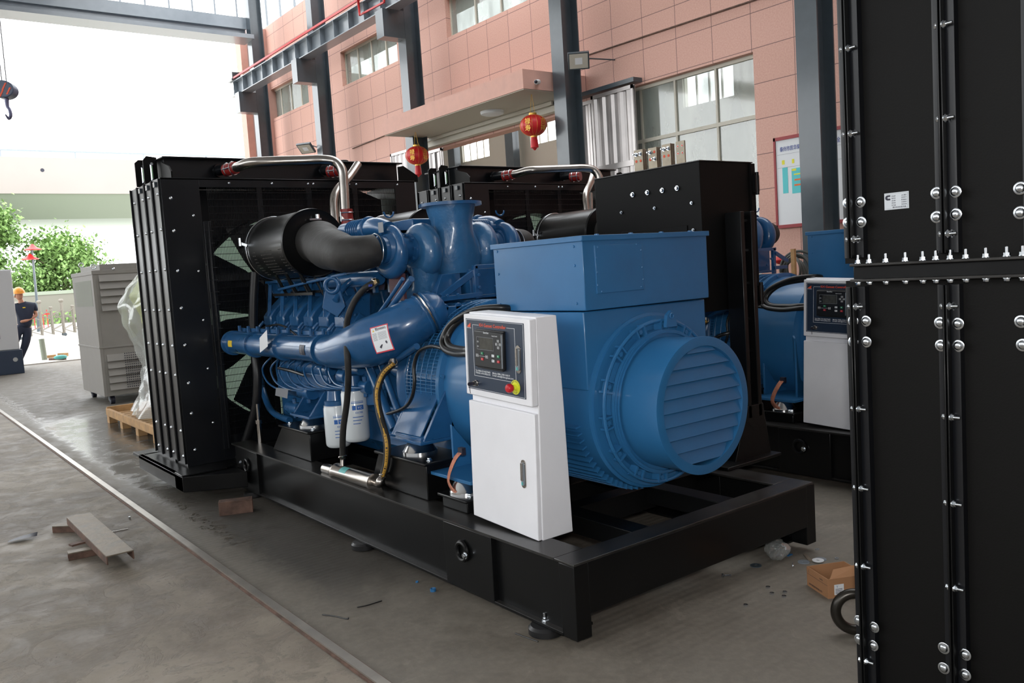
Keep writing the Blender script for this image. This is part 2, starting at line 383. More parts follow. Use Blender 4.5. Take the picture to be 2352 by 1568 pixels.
BIG = (4.87, 7.55, 1.0, 4.42); DOOR = (9.1, 13.6, -.1, 4.30); WD = (14.0, 15.4, 0, 4.25)
UPS = [(9.0, 12.45, 6.5, 7.35), (14.5, 17.3, 6.5, 7.35), (19.35, 22.2, 6.5, 7.35), (4.4, 7.4, 6.5, 7.35)]
holed('wall_right', XW, XW+.28, -14, 22.6, -.1, ZT, [BIG, DOOR]+UPS, TILE)
# clerestory over the tiled wall
for k, (a, b_) in enumerate([(-14, -2), (-2, 10), (10, 22.6)]):
    f = MB(STEELD)
    y = a
    while y <= b_: f.box(XW+.08, XW+.14, y-.02, y+.02, ZT, 11.0); y += 1.0
    f.box(XW+.05, XW+.17, a, b_, ZT-.02, ZT+.05); f.box(XW+.05, XW+.17, a, b_, 10.95, 11.05)
    struct(f, 'window_%d' % (k+20))
m = MB(LGREY)
m.box(-16, 3.6, -14, YG+.2, 11.05, 11.2); m.box(3.6, 8.3, -14, -1, 11.05, 11.2)
for y_ in (4, 10, 16): m.box(3.6, 8.3, y_, y_+.5, 11.05, 11.2)
m.box(7.6, 8.3, -1, YG+.2, 11.05, 11.2)
struct(m, 'ceiling')  # unseen ceiling, left open along the tiled wall to brighten that wall
m = MB(LGREY); m.box(-16, 8.3, -14.2, -14, -.1, 11.1); struct(m, 'wall_back')
m = MB(LGREY); m.box(-16.2, -16, -14, 22, -.1, 4.2); m.box(-16.2, -16, -14, 22, 8.6, 11.1)
for y in range(-14, 22, 5): m.box(-16.2, -16, y, y+.5, 4.2, 8.6)
struct(m, 'wall_left')  # unseen wall, added with an open band that controls daylight in the hall
# windows of the tiled wall
def window(n, y0, y1, z0, z1, ms, tr=None, x=XW+.14):
    f = MB(FRAMEC); t = .035
    for z in (z0, z1-t*1.6)+((tr,) if tr else ()): f.box(x-.03, x+.03, y0, y1, z, z+t*1.6)
    for y in [y0]+ms+[y1-t]: f.box(x-.028, x+.028, y-t*.5 if y in ms else y, y+t*.5 if y in ms else y+t, z0, z1)
    o = struct(f, 'window_%d' % n)
    g = MB(PANE); g.box(x-.004, x+.004, y0, y1, z0, z1); struct(g, 'glass', parent=o); return o
window(1, *BIG, [5.63, 6.43, 7.16], 3.52)
window(2, *UPS[0], [9.85, 10.70, 11.55]); window(3, *UPS[1], [15.2, 15.9, 16.6]); window(4, *UPS[2], [20.05, 20.75, 21.45]); window(5, *UPS[3], [5.15, 5.9, 6.65])
# room beyond the door opening
m = MB(CREAM); m.box(15, 15.2, 3, 22.5, -.1, 5.45); m.box(15, 15.2, 3, 22.5, 6.55, 8.2)
ws = [(4.0, 5.6), (7.3, 8.9), (10.6, 12.2), (13.8, 15.5), (16.9, 18.5), (20.7, 22.3)]; y = 3
for a, b_ in ws+[(22.5, 22.5)]: m.box(15, 15.2, y, a, 5.45, 6.55); y = b_
m.box(8.28, 15.2, 22.4, 22.5, -.1, 8.2); m.box(8.28, 15.2, 3, 3.2, -.1, 8.2); struct(m, 'wall_inner_room')
m = MB(FRAMEC)
for a, b_ in ws:
    for k in range(5): m.box(15.06, 15.1, a+k*(b_-a)/4-.02, a+k*(b_-a)/4+.02, 5.45, 6.55)
struct(m, 'window_9')
m = MB(CREAM); m.box(8.28, 15.2, 3, 22.5, -.2, FZ); struct(m, 'floor_inner_room')
m = MB(CREAM); m.box(8.28, 10.6, 3, 22.5, 8.2, 8.3); m.box(12.6, 15.2, 3, 22.5, 8.2, 8.3); struct(m, 'ceiling_inner_room')  # unseen, with a gap added to let daylight into the room
for k, (y, lb) in enumerate(((18.7, 'dark steel column beside the lantern, against the cream wall beyond the doorway'), (22.0, 'dark steel column against the cream wall at the far edge of the doorway'), (13.0, 'dark steel column inside the room behind the large dusty window'))):
    m = MB(STEELG); m.box(14.45, 14.7, y, y+.40, -.1, 8.2); single(m, 'steel_column', lb, 'column', 'columns inside the room beyond the doorway')

# H-section columns with corbels, and the crane runway beam they carry
def hcol(y, z1=11.03):
    t = thing('steel_column', '', 'column', (7.38, y, 0), 'blue grey columns along the tiled wall')
    b = MB(STEELG); b.box(7.20, 7.22, y-.15, y+.15, FZ, z1); b.box(7.54, 7.56, y-.15, y+.15, FZ, z1); b.box(7.22, 7.54, y-.008, y+.008, FZ, z1)
    b.build('shaft', t)
    c = MB(STEELG); c.box(6.72, 7.20, y-.01, y+.01, 6.5, 7.02); c.box(6.70, 7.20, y-.15, y+.15, 6.48, 6.50); c.box(6.70, 7.20, y-.15, y+.15, 7.02, 7.04); c.box(6.70, 6.72, y-.15, y+.15, 6.5, 7.02)
    c.box(6.72, 7.2, y-.145, y-.13, 6.5, 7.02)
    c.build('corbel', t); return t
cl = ['blue grey steel column at the end of the hall beside the open gable', 'blue grey steel column with a small floodlight between the two farther upper windows',
      'blue grey steel column rising behind the red lantern nearer the gable', 'blue grey steel column standing between the canopy end and the square floodlight', 'blue grey steel column standing in front of the red framed site plan']
for (y, lb) in zip((21.2, 17.25, 12.95, 8.10, 3.50), cl): hcol(y)['label'] = lb
t = thing('crane_beam', 'blue grey crane runway beam on corbels along the tiled wall', 'beam', (6.95, 8, 7.04))
b = MB(STEELD); b.box(6.80, 7.10, -8, 21.9, 7.04, 7.06); b.box(6.80, 7.10, -8, 21.9, 7.44, 7.46); b.box(6.94, 6.96, -8, 21.9, 7.06, 7.44); b.build('beam_section', t)
y = 21.7
while y > 2:
    b = MB(STEELD); b.box(6.81, 6.94, y-.006, y+.006, 7.06, 7.44); b.build('stiffener', t); y -= .72
b = MB(STEELG); b.box(6.90, 7.0, -8, 21.7, 7.46, 7.52); b.build('crane_rail', t)
b = MB(STEELG); b.box(6.82, 7.06, 21.75, 21.85, 7.46, 7.74); b.box(6.74, 6.9, 21.6, 21.95, 7.46, 7.52); b.build('end_stop', t)
b = MB(REDP); b.bar((6.84, -8, 7.56), (6.84, 21.7, 7.56), .035, .05); b.build('conductor_rail', t, label='red conductor rail')
t = thing('cable_bracket', 'red steel bracket frame hanging on the crane beam at the top', 'bracket', (6.8, 13.4, 7.3))
b = MB(REDP)
p = [P(822, -10, 'x', 6.78), P(826, 35, 'x', 6.78), P(882, 5, 'x', 6.78), P(880, -20, 'x', 6.78)]
for i in range(3): b.bar(p[i], p[i+1], .035, .035)
b.bar(P(820, -8, 'x', 6.78), P(826, 35, 'x', 6.70), .03, .03); b.build('frame', t)
b = MB(REDP); b.box(6.6, 6.78, 13.5, 14.1, 7.62, 7.85); b.build('collector_box', t)
# gable end: truss beam, glazing bars, wall return
b = MB(STEELD)
zl, zu = 8.50, 8.86
b.box(-16, 7.2, YG-.12, YG+.12, zu, zu+.32); b.box(-16, 7.2, YG-.62, YG-.5, zl, zl+.09); b.box(-16, 7.2, YG+.0, YG+.12, zl, zl+.42)
x = -15.4; k = 0
while x < 6.8:
    b.bar((x, YG-.05, zu-.3), (x+.72, YG-.56, zl+.06), .05, .05) if k % 2 else b.bar((x+.72, YG-.05, zu-.3), (x, YG-.56, zl+.06), .05, .05)
    x += .8; k += 1
b.box(-16, 7.2, YG-.62, YG+.12, zl-.02, zl)
single(b, 'truss_beam', 'pale blue grey truss beam spanning the top of the open gable', 'beam')
b = MB(STEELD)
x = 7.0
while x > -16: b.box(x-.02, x+.02, YG-.02, YG+.03, 9.18, 11.05); x -= .62
struct(b, 'window_10')
b = MB(PINK); b.box(7.75, 8.3, 21.9, 22.6, -.1, 9.1); struct(b, 'wall_gable_return')
b = MB(PINK); xp = P(563, 300, 'y', 22.7).x; b.box(xp, xp+.2, 22.5, 22.9, -.1, 9.3); single(b, 'pink_pier', 'slim pink rendered pier just outside the gable column', 'pier')
b = MB(LGREY); b.box(xp+.2, xp+.30, 22.65, 22.9, -.1, 9.3); single(b, 'downpipe', 'white downpipe beside the slim pink pier outside the gable', 'pipe')
# canopy over the doorway, ceiling lamp and camera
t = thing('door_canopy', 'pink rendered canopy over the open doorway with a cream underside', 'canopy', (7.3, 10.6, 4.3))
b = MB(PINK); b.box(6.62, 8.0, 8.32, 13.0, 4.52, 4.83); b.build('slab', t)
b = MB(CREAM); b.box(6.64, 7.98, 8.34, 12.98, 4.505, 4.522); b.build('soffit', t)
b = MB(FRAMEC); b.box(7.80, 7.95, 8.9, 13.6, 4.34, 4.505); b.box(7.70, 7.74, 8.9, 13.6, 4.44, 4.50); b.build('door_track', t)
b = MB(WHT); b.lathe((7.25, 10.05, 4.505), (0, 0, -1), [(0, .22), (.05, .21), (.07, .15)], 28); single(b, 'ceiling_lamp', 'round flat white lamp under the canopy', 'lamp')
b = MB(WHT); b.tube([(6.9, 8.32, 4.64), (6.86, 8.22, 4.62), (6.76, 8.16, 4.6)], [.04, .04, .035], 12); b.use(DKP); b.ball((6.755, 8.155, 4.6), .028)
single(b, 'security_camera', 'small white camera on the end face of the canopy', 'camera')
# sliding corrugated doors on their track
def corr(name, label, y0, y1, z0, z1, x, group, rail=()):
    b = MB(CORR); n = int((y1-y0)/.05); prof = []
    for i in range(n+1):
        ph = i % 4; prof.append((y0+(y1-y0)*i/n, (0, 0, .03, .03)[ph]))
    rs = [[(x-d, y, z0) for y, d in prof]+[(x+.02, y1, z0), (x+.02, y0, z0)], [(x-d, y, z1) for y, d in prof]+[(x+.02, y1, z1), (x+.02, y0, z1)]]
    b.rings(rs); t = thing(name, label, 'door', (x, (y0+y1)/2, z0), group); b.build('panel', t, flat=True)
    f = MB(CORR); f.box(x-.045, x-.03, y0, y0+.05, z0, z1); f.box(x-.045, x-.03, y1-.05, y1, z0, z1); f.box(x-.045, x-.03, y0, y1, z1-.06, z1)
    for z in rail: f.box(x-.045, x-.03, y0, y1, z, z+.09)
    f.build('door_frame', t); return t
corr('sliding_door', 'wide corrugated steel sliding door beside the large window', 7.06, 8.04, .02, 4.42, 7.88, 'corrugated sliding doors', (3.15,))
corr('sliding_door', 'narrow corrugated steel door leaf behind the column with the floodlight', 8.04, 9.0, .02, 4.38, 7.94, 'corrugated sliding doors', (3.15,))
corr('sliding_door', 'corrugated door leaf beside the lantern nearer the gable', 12.75, 13.5, .02, 4.28, 7.9, 'corrugated sliding doors')
corr('sliding_door', 'white corrugated door leaf showing above the radiator corner', 13.75, 14.9, .02, 4.45, 7.88, 'corrugated sliding doors')
b = MB(STEELG); b.box(7.80, 8.0, 7.0, 9.1, 4.45, 4.52); single(b, 'door_track', 'dark sliding door track above the corrugated doors', 'track')
b = MB(RUST); pa, pb_ = P(1346, 128, 'x', 7.98), P(1727, 2, 'x', 7.98); b.tube([pb_+(pb_-pa)*1.2, pa, pa+V(-.08, .02, -.1)], .014, 8, 1); single(b, 'conduit_pipe', 'thin brown conduit running along the tiled wall to the floodlight', 'pipe')
b = MB(RUST); b.tube([(7.98, 13.1, 5.02), (7.98, 17, 4.9)], .014, 8, 1); single(b, 'conduit_pipe', 'thin brown conduit on the wall toward the far floodlight', 'pipe')
def flood(c, label, s=.17, face=(-.55, -.62, -.5), arm=(.24, 0, 0)):
    c = Vector(c); n = Vector(face).normalized(); u = n.cross(V(0, 0, 1)).normalized(); w_ = u.cross(n)
    t = thing('floodlight', label, 'floodlight', c)
    b = MB(STEELG); b.ob(c, u*s, w_*s*.82, n*.03); b.build('housing', t, .01)
    b = MB(CREAM); b.ob(c+n*.031, u*s*.86, w_*s*.68, n*.002); b.use(WHT); b.ob(c+n*.035, u*s*.34, w_*s*.3, n*.002); b.build('lens', t)
    b = MB(STEELG); b.tube([c-n*.02+u*s, c-n*.12, c+Vector(arm)], .012, 8); b.tube([c-n*.02-u*s, c-n*.12], .012, 8, 1); b.build('bracket', t)
flood(P(1329, 139, 'x', 7.30), 'square floodlight mounted on the wall beside the canopy', .172, (-.55, -.62, -.5), (.70, -.12, .05)); flood(P(703, 340, 'x', 6.98), 'small floodlight seen edge on above the radiator', .2, (-.5, -.35, -.8), (.24, -.16, 0))
# red lanterns
def lantern(c, r, label):
    c = Vector(c); t = thing('paper_lantern', label, 'lantern', c-V(0, 0, r*.9), 'red lanterns under the canopy')
    n = 48; rs = []
    for k in range(13):
        a = math.pi*(k+.8)/(12+1.6); rs.append([c+V(math.cos(q)*r*math.sin(a)*(1.0+.02*math.cos(16*q)), math.sin(q)*r*math.sin(a)*(1+.02*math.cos(16*q)), -math.cos(a)*r*.80) for q in [2*math.pi*i/n for i in range(n)]])
    b = MB(LRED); b.rings(rs)
    b.build('shade', t)
    b = MB(GOLD)
    for i in range(16):
        q = 2*math.pi*i/16; b.tube([c+V(math.cos(q)*r*math.sin(a)*1.022, math.sin(q)*r*math.sin(a)*1.022, -math.cos(a)*r*.80) for a in [math.pi*(k+.8)/13.6 for k in range(13)]], .0022, 5, 1)
    b.build('rib', t, kind='stuff')
    b = MB(GOLD); b.cyl(c+V(0, 0, r*.76), c+V(0, 0, r*.90), r*.30); b.cyl(c-V(0, 0, r*.88), c-V(0, 0, r*.76), r*.26); b.build('collar', t)
    b = MB(GOLD)
    d = (EYE-c); d.z = 0; d.normalize()
    for ang, ch in ((-.42, '\u7984\n\u5bff'), (.75, '\u5409\n\u7965')):
        dd = Matrix.Rotation(ang, 3, 'Z') @ d; xd = V(0, 0, 1).cross(dd).normalized()
        b.text(ch, c+dd*r*1.03-xd*r*.22, xd, V(0, 0, 1), r*.42, r*.46)
    b.build('gold_lettering', t, flat=True)
    b = MB(LRED); b.lathe(c-V(0, 0, r*.88), (0, 0, -1), [(0, r*.24), (r*.3, r*.28), (r*.75, r*.30), (r*.78, r*.2), (r*.95, r*.05)], 20); b.build('tassel', t)
    b = MB(GOLD); z1 = 4.5
    b.tube([c+V(-.05, 0, r*.85), V(c.x-.005, c.y, z1)], .004, 6, 1); b.tube([c+V(.05, 0, r*.85), V(c.x+.005, c.y, z1)], .004, 6, 1); b.build('hanging_cord', t)
lantern(P(1225, 288, 'x', 7.0), .225, 'large red lantern with gold characters hanging beside the column with the floodlight')
lantern(P(958, 357, 'x', 7.0), .235, 'red lantern with gold characters hanging at the end of the canopy nearer the gable')
# site plan board
t = thing('site_plan_board', 'white site plan in a dark red frame on the tiled wall', 'board', (7.96, 3.9, 1.9))
y0, y1, z0, z1, xb = 2.95, 4.55, 1.93, 3.17, 7.95
b = MB(mat('dark_red_frame', (.30, .015, .02), .45))
for a in ((y0, y1, z0, z0+.045), (y0, y1, z1-.045, z1), (y0, y0+.03, z0, z1), (y1-.03, y1, z0, z1)): b.box(xb-.015, xb+.045, *a)
b.build('frame', t); b = MB(WHT); b.box(xb, xb+.04, y0+.02, y1-.02, z0+.02, z1-.02); b.build('sheet', t)
def bd(b, a, c, d, e): b.box(xb-.003, xb, *sorted((P(a, d, 'x', xb).y, P(c, d, 'x', xb).y)), *sorted((P((a+c)/2, d, 'x', xb).z, P((a+c)/2, e, 'x', xb).z)))
mc_ = mat('cyan_block', (.08, .55, .58), .5)
for a in ((1797, 1809, 385, 444), (1818, 1845, 385, 443), (1905, 1922, 352, 434)): b = MB(mc_); bd(b, *a); b.build('plan_block', t)
b = MB(mat('plan_yellow', (.75, .70, .02), .5))
for a in ((1796, 1802, 368, 378), (1819, 1824, 365, 375), (1843, 1851, 362, 373)): bd(b, *a)
for a in ((1819, 1829, 388, 393), (1824, 1839, 399, 402)): b.box(xb-.005, xb-.003, *sorted((P(a[0], a[2], 'x', xb).y, P(a[1], a[2], 'x', xb).y)), *sorted((P(a[0], a[2], 'x', xb).z, P(a[0], a[3], 'x', xb).z)))
b.use(mat('plan_orange', (.75, .15, .02), .5))
for a in ((1825, 1840, 411, 415), (1825, 1840, 423, 427)): b.box(xb-.005, xb-.003, *sorted((P(a[0], a[2], 'x', xb).y, P(a[1], a[2], 'x', xb).y)), *sorted((P(a[0], a[2], 'x', xb).z, P(a[0], a[3], 'x', xb).z)))
b.use(mat('plan_green', (.02, .35, .08), .5)); bd(b, 1850, 1870, 461, 473)
b.build('plan_marking', t)
b = MB(mat('plan_blue', (.04, .07, .30), .5)); b.text('\u6cf0\u5dde\u5e02\u51ef\u534e\u67f4\u6cb9\u53d1\u7535\u673a\u7ec4\u6709\u9650\u516c\u53f8\u5b89\u5168', (xb-.004, P(1791, 336, 'x', xb).y, 2.975), (0, -1, 0), (0, 0, 1), .062, P(1791, 336, 'x', xb).y-P(1931, 336, 'x', xb).y); b.build('heading', t, flat=True)
b = MB(GREYP)
for z in (2.93, 2.75): b.box(xb-.002, xb, y0+.05, y1-.05, z, z+.003)
b.build('ruled_line', t)
# yard seen through the gable: overpass, wall, gate, lamp, tree
t = thing('overpass', 'pale concrete elevated road crossing beyond the yard', 'bridge', (10, 72, 0))
b = MB(CONC); b.box(-60, 110, 70, 70.4, 9.55, 12.25); b.build('parapet', t)
b = MB(CONC2); b.prism([(-60, 70.05, 9.6), (-60, 71.5, 7.75), (-60, 82, 7.75), (-60, 82, 9.6)], (170, 0, 0)); b.build('deck', t)
b = MB(STEELD); b.bar((-60, 70.2, 12.75), (110, 70.2, 12.75), .12, .12)
for x in range(-58, 110, 5): b.bar((x, 70.2, 12.2), (x, 70.2, 12.75), .1, .1)
b.build('railing', t)
b = MB(DKP)
for x in (1.9, 9.6, 17.5, 25): b.lathe((x, 69.99, 11.3), (0, 1, 0), [(0, .14), (.05, .14)], 10)
b.build('drain_outlet', t)
for x in (-38, 52): b = MB(CONC); b.box(x, x+3, 73, 76, -.1, 7.8); b.build('pier', t)
b = MB(YWALL); b.box(-60, 110, 60.9, 61.1, -.1, 1.92); b.use(CONC2); b.box(-60, 110, 60.85, 61.15, 1.92, 2.15); struct(b, 'wall_yard')
b = MB(LEAF)
for i in range(3000):
    c = V(random.uniform(-6, 26), random.uniform(59.2, 60.5), random.uniform(0, .75)); a = V(random.uniform(-1, 1), random.uniform(-.3, .3), random.uniform(-1, 1)).normalized()*.08; q = perp(a.normalized())[0]*.06
    b.quad(c-a-q, c+a-q, c+a+q, c-a+q)
tag(b.build('hedge_foliage', flat=True, kind='stuff'), 'low green hedge planted along the foot of the yard wall', 'hedge')
def tree(c, h, rr, n, label, seed):
    rnd = random.Random(seed); c = Vector(c); t = thing('street_tree', label, 'tree', c, 'trees beyond the yard wall')
    b = MB(BARK); b.tube([c, c+V(.2, 0, h*.3), c+V(-.1, .1, h*.6), c+V(.1, 0, h*.9)], [.28, .22, .15, .05], 10)
    for k in range(9):
        a = rnd.uniform(0, 6.28); s_ = c+V(0, 0, h*rnd.uniform(.3, .7)); b.tube([s_, s_+V(math.cos(a)*rr*.4, math.sin(a)*rr*.4, h*.1), s_+V(math.cos(a)*rr*.75, math.sin(a)*rr*.7, h*.18)], [.09, .06, .02], 6, 3)
    b.build('trunk', t); b = MB(LEAF); cl_ = []
    for k in range(34):
        a = rnd.uniform(0, 6.28); q = rnd.uniform(.2, 1); z = rnd.uniform(.28, 1); cl_.append((c+V(math.cos(a)*rr*q*(1.15-z*.5), math.sin(a)*rr*q*.7, h*z), rnd.uniform(.8, 1.5)))
    for i in range(n):
        cc, q = rnd.choice(cl_); d = V(rnd.gauss(0, 1), rnd.gauss(0, 1), rnd.gauss(0, .8)); p = cc+d*q*.55
        a = V(rnd.uniform(-1, 1), rnd.uniform(-1, 1), rnd.uniform(-1, 1)).normalized(); e = perp(a)[0]; s_ = rnd.uniform(.10, .21)
        b.quad(p-a*s_, p+e*s_*.6, p+a*s_, p-e*s_*.6)
    b.build('foliage', t, flat=True); return t
tree((3.6, 65.9, 0), 9.0, 5.0, 30000, 'broad leafy green tree rising behind the yard wall under the overpass', 3)
tree((9.6, 65.9, 0), 5.6, 3.4, 13000, 'smaller green tree behind the yard wall over the chrome gate', 5)
tree((-4.5, 65.2, 0), 8.8, 4.6, 8000, 'leafy tree mostly hidden behind the white machine enclosure', 8)
t = thing('street_lamp', 'thin street lamp with two red shades in front of the trees', 'street lamp', (4.7, 47, 0))
b = MB(STEELG); b.tube([P(88, 728, 'y', 47), P(73, 570, 'y', 47)], [.07, .045], 8, 1); b.tube([P(88, 728, 'y', 47), P(89, 765, 'y', 47)], .08, 8, 1); b.build('pole', t)
for (a, b2) in ((75, 568), (69, 590)):
    c = P(a, b2, 'y', 47); b = MB(REDP); b.lathe(c, (0, 0, -1), [(-.16, .05), (0, .2), (.1, .40), (.13, .40)], 16); b.build('lamp_shade', t)
    b = MB(STEELG); b.bar(c+V(0, 0, .1), P(73, b2-6, 'y', 47), .04, .04); b.build('lamp_arm', t)
CH_ = CHROME; CHROME = GATE
t = thing('folding_gate', 'long chrome folding gate standing across the yard', 'gate', (5.5, 38, 0))
post = None; FT = .42
for k in range(19):
    x = 1.2+k*FT; b = MB(CHROME)
    if k < 2:
        hgt = 1.52 if k % 2 == 0 else 1.25
        for dy in (0, .35): b.cyl((x, 38+dy, .1), (x, 38+dy, hgt), .032, n=8); b.ball((x, 38+dy, hgt), .075 if k % 2 == 0 else .05, 10, 6)
        for z in (.35, 1.1): b.bar((x, 38, z), (x, 38.35, z), .03, .03)
        o = b.build('gate_post', t); post = (post or [])+[o]
    else:
        o = post[k % 2].copy(); COL.objects.link(o); o.location.x += (k-k % 2)*FT
for k in range(18):
    x = 1.2+k*FT
    if k == 0:
        b = MB(CHROME)
        for dy in (0, .35):
            for za, zb in ((.95, 1.15), (.95, .75), (.3, .5), (.3, .12)): b.bar((x, 38+dy, za), (x+FT, 38+dy, zb), .035, .025)
        l0 = b.build('lattice_bar', t)
    else:
        o = l0.copy(); COL.objects.link(o); o.location.x += k*FT; o.scale.z = 1
b = MB(STEELG)
for k in range(0, 19, 4): b.lathe((1.2+k*FT, 37.95, .07), (0, 1, 0), [(0, .07), (.05, .07)], 12); b.lathe((1.2+k*FT, 38.35, .07), (0, 1, 0), [(0, .07), (.05, .07)], 12)
b.build('wheel', t, kind='stuff')
CHROME = CH_
b = MB(REDP)
for k in range(6): b.box(5.2+k*.22, 5.24+k*.22, 52, 52.06, -.02, .95+.15*math.sin(k*1.7))
b.box(5.0, 6.5, 52.06, 52.1, .75, .82); single(b, 'red_barrier', 'red low barrier standing far behind the chrome gate', 'barrier')
b = MB(CONC2); b.cyl(P(103, 828, 'z', FZ), P(95, 778, 'y', P(103, 828, 'z', FZ).y), .07, n=14); single(b, 'bollard', 'plain grey bollard standing in the bright yard', 'bollard')
# timber scraps by the bollard
yb = P(128, 826, 'z', FZ).y
for k, (a, c, d, z, m_, lb) in enumerate([((101, 825), (128, 822), .10, 0, WOOD, 'pale timber offcut lying by the bollard'), ((115, 829), (150, 828), .08, 0, RUST, 'dark brown timber offcut in the small heap by the bollard'),
                              ((136, 827), (156, 826), .09, .10, WOOD, 'pale timber offcut on top of the heap by the bollard')]):
    b = MB(m_); A = P(*a, 'z', FZ); B = P(*c, 'z', FZ); b.bar(A+V(0, 0, z+d/2), B+V(0, 0, z+d/2), d, d); single(b, 'timber_offcut', lb, 'offcut', 'timber scraps in the yard')
b = MB(TEAL); b.ball(P(139, 820, 'z', .06), .12, 10, 6, (1.4, .6, .5)); single(b, 'teal_rag', 'teal rag lying on the timber heap by the bollard', 'rag')
# ================================================================ generator sets
CX = .87
def tp(pts, r, m=None, n=12, b=None, **k):
    "tube through photograph points, each on its own plane: (px, py, x-plane)"
    b = b or MB(m); return b.tube([P(a, c, 'x', x) for a, c, x in pts], r, n, **k)
# ---------------------------------------------------------------- skid
skid = thing('generator_base_frame', 'black welded base frame under the blue generator nearest the camera', 'base frame', (CX, 2.6, 0), 'black skid frames of the generators')
def beam_i(x0, x1, y0, y1, z0, z1, side=-1):
    b = MB(BLACK)
    b.use(BLACKT).box(x0, x1, .131, y1, z1-.012, z1); b.use(BLACK).box(x0, x1, y0, y1, z0, z0+.012)
    xw = x0+.035 if side < 0 else x1-.035
    b.box(xw-.006, xw+.006, y0, y1, z0+.012, z1-.012); return b
b = beam_i(0, .17, .09, 4.2, 0, .34); b.use(BLACKT).box(.0, .05, .09, 4.2, .012, .0135); b.build('side_rail', skid, .002)
b = beam_i(1.58, 1.75, .09, 4.2, 0, .34, 1); b.build('side_rail', skid, .002)
for xa, xb_ in ((-.001, .05), (1.70, 1.751)):
    b = MB(BLACK); b.box(xa, xb_, .60, 1.02, .005, .329); b.build('lifting_pocket', skid, .003)
    b = MB(BLACK); b.box(xa, xb_, 3.65, 4.1, .005, .329); b.build('lifting_pocket', skid, .003)
b = MB(BLACK); b.box(.08, 1.69, 0, .13, .10, .328); b.use(BLACKT).box(0, 1.75, 0, .13, .328, .34); b.build('end_beam', skid, .003)
for xa, xb_ in ((0, .085), (1.68, 1.765)):
    b = MB(BLACK); b.box(xa, xb_, 0.001, .10, 0, .328); b.build('leg', skid, .003)
for y in (.66, 1.05, 2.1, 3.2, 4.0): b = MB(BLACK); b.box(.17, 1.58, y, y+.11, .20, .328); b.build('cross_member', skid, .003)
for x in (.55, 1.19):
    b = MB(BLACK); b.box(x-.06, x+.06, .13, 4.1, .24, .335); b.build('inner_rail', skid, .003)
# raised skid plate under the radiator
b = MB(BLACK); b.box(-.45, 2.15, 4.2, 5.55, .14, .17); b.box(-.45, -.41, 4.05, 5.35, .05, .17); b.box(-.41, 2.15, 4.05, 4.10, .05, .17); b.box(-.41, 2.15, 5.3, 5.35, .05, .17)
b.prism([(-.45, 4.05, .05), (-.45, 4.25, .05), (-.03, 4.2, .05), (-.03, 3.8, .05)], (0, 0, .12)); b.box(-.45, -.1, 4.05, 4.25, .17, .182); b.build('radiator_support_plate', skid, .004)
b = MB(RUBBERS)
for x, y in ((.03, .25), (.03, 2.0), (.03, 3.85), (1.72, .25), (1.72, 2.0), (1.72, 3.85)): b = MB(RUBBERS); b.lathe((x, y, FZ), (0, 0, 1), [(0, .070), (.006, .082), (.032, .082), (.044, .07)], 28); b.build('rubber_foot', skid)
bolt(skid, (.025, .25, .014), (0, 0, 1), .014, 'bolt', 'stud'); bolt(skid, (-.02, .80, .20), (-1, 0, 0), .016, 'bolt', 'hex'); bolt(skid, (-.02, 3.95, .22), (-1, 0, 0), .016, 'bolt', 'hex')
b = MB(BLACK); b.torus((-.012, .84, .21), (-1, 0, 0), .045, .012, 24, 8); b.build('lifting_ring', skid); b = MB(BLACK); b.torus((-.012, 3.85, .21), (-1, 0, 0), .045, .012, 24, 8); b.build('lifting_ring', skid)
# pedestals with chrome topped mounts
def pedestal(y0, y1, x0, x1, zt, dome, slope=.12, dr=.10):
    b = MB(BLACK); b.prism([(x0, y0, .34), (x0, y1+slope, .34), (x0, y1, zt), (x0, y0, zt)], (x1-x0, 0, 0)); b.box(x0-.02, x1+.02, y0-.02, y1+.02, zt, zt+.018)
    o = b.build('mount_pedestal', skid, .006)
    d = MB(DOME); d.lathe(dome, (0, 0, 1), [(0, dr*1.05), (.012, dr*1.05), (.02, dr*.96), (.06, dr*.72), (.075, dr*.55), (.078, dr*.2)], 36); d.build('mount_dome', o, label='chrome mount dome')
    for yy in (y0+.04, y1-.04): bolt(o, (x0+.05, yy, zt+.018), (0, 0, 1), .016, 'bolt', 'hex')
pedestal(1.37, 1.92, .13, .42, .54, (.27, 1.66, .558), .12); pedestal(2.93, 3.42, .13, .42, .54, (.27, 3.16, .558), .22)
pedestal(.98, 1.22, .13, .40, .40, (.22, 1.12, .418), .0, .085)
pedestal(1.37, 1.92, 1.32, 1.61, .54, (1.47, 1.66, .558), .12)
# ---------------------------------------------------------------- alternator
alt = thing('alternator', 'blue alternator with a louvred round end cover nearest the camera', 'alternator', (CX, .9, .34), 'blue alternators with square terminal boxes')
zc = .895
b = MB(BLUE); b.lathe((CX, .34, zc), (0, 1, 0), [(0, .438), (.80, .438)], 96); b.build('stator_body', alt)
b = MB(BLUE)
for k in range(64):
    a = math.pi*(1.02+.62*k/63) if k < 64 else 0
    if k % 2: continue
    a = R(190+k*2.4); c_, s_ = math.cos(a), math.sin(a)
    if a > R(350): break
    b.ob((CX+c_*.452, .70, zc+s_*.452), (c_*.018, 0, s_*.018), (-s_*.004, 0, c_*.004), (0, .30, 0))
b.build('cooling_fin', alt, kind='stuff')
b = MB(BLUE); b.box(.432, 1.308, .325, 1.0, 1.0, 1.378); b.build('terminal_base', alt, .006)
b = MB(BLUE); b.box(.425, 1.315, .30, 1.005, 1.384, 1.728); b.build('terminal_box', alt, .004)
b = MB(BLUE); b.box(.415, 1.325, .29, 1.015, 1.728, 1.738); b.box(.415, 1.325, .288, .292, 1.712, 1.738); b.box(.413, .417, .29, 1.015, 1.712, 1.738); b.build('lid', alt, .002)
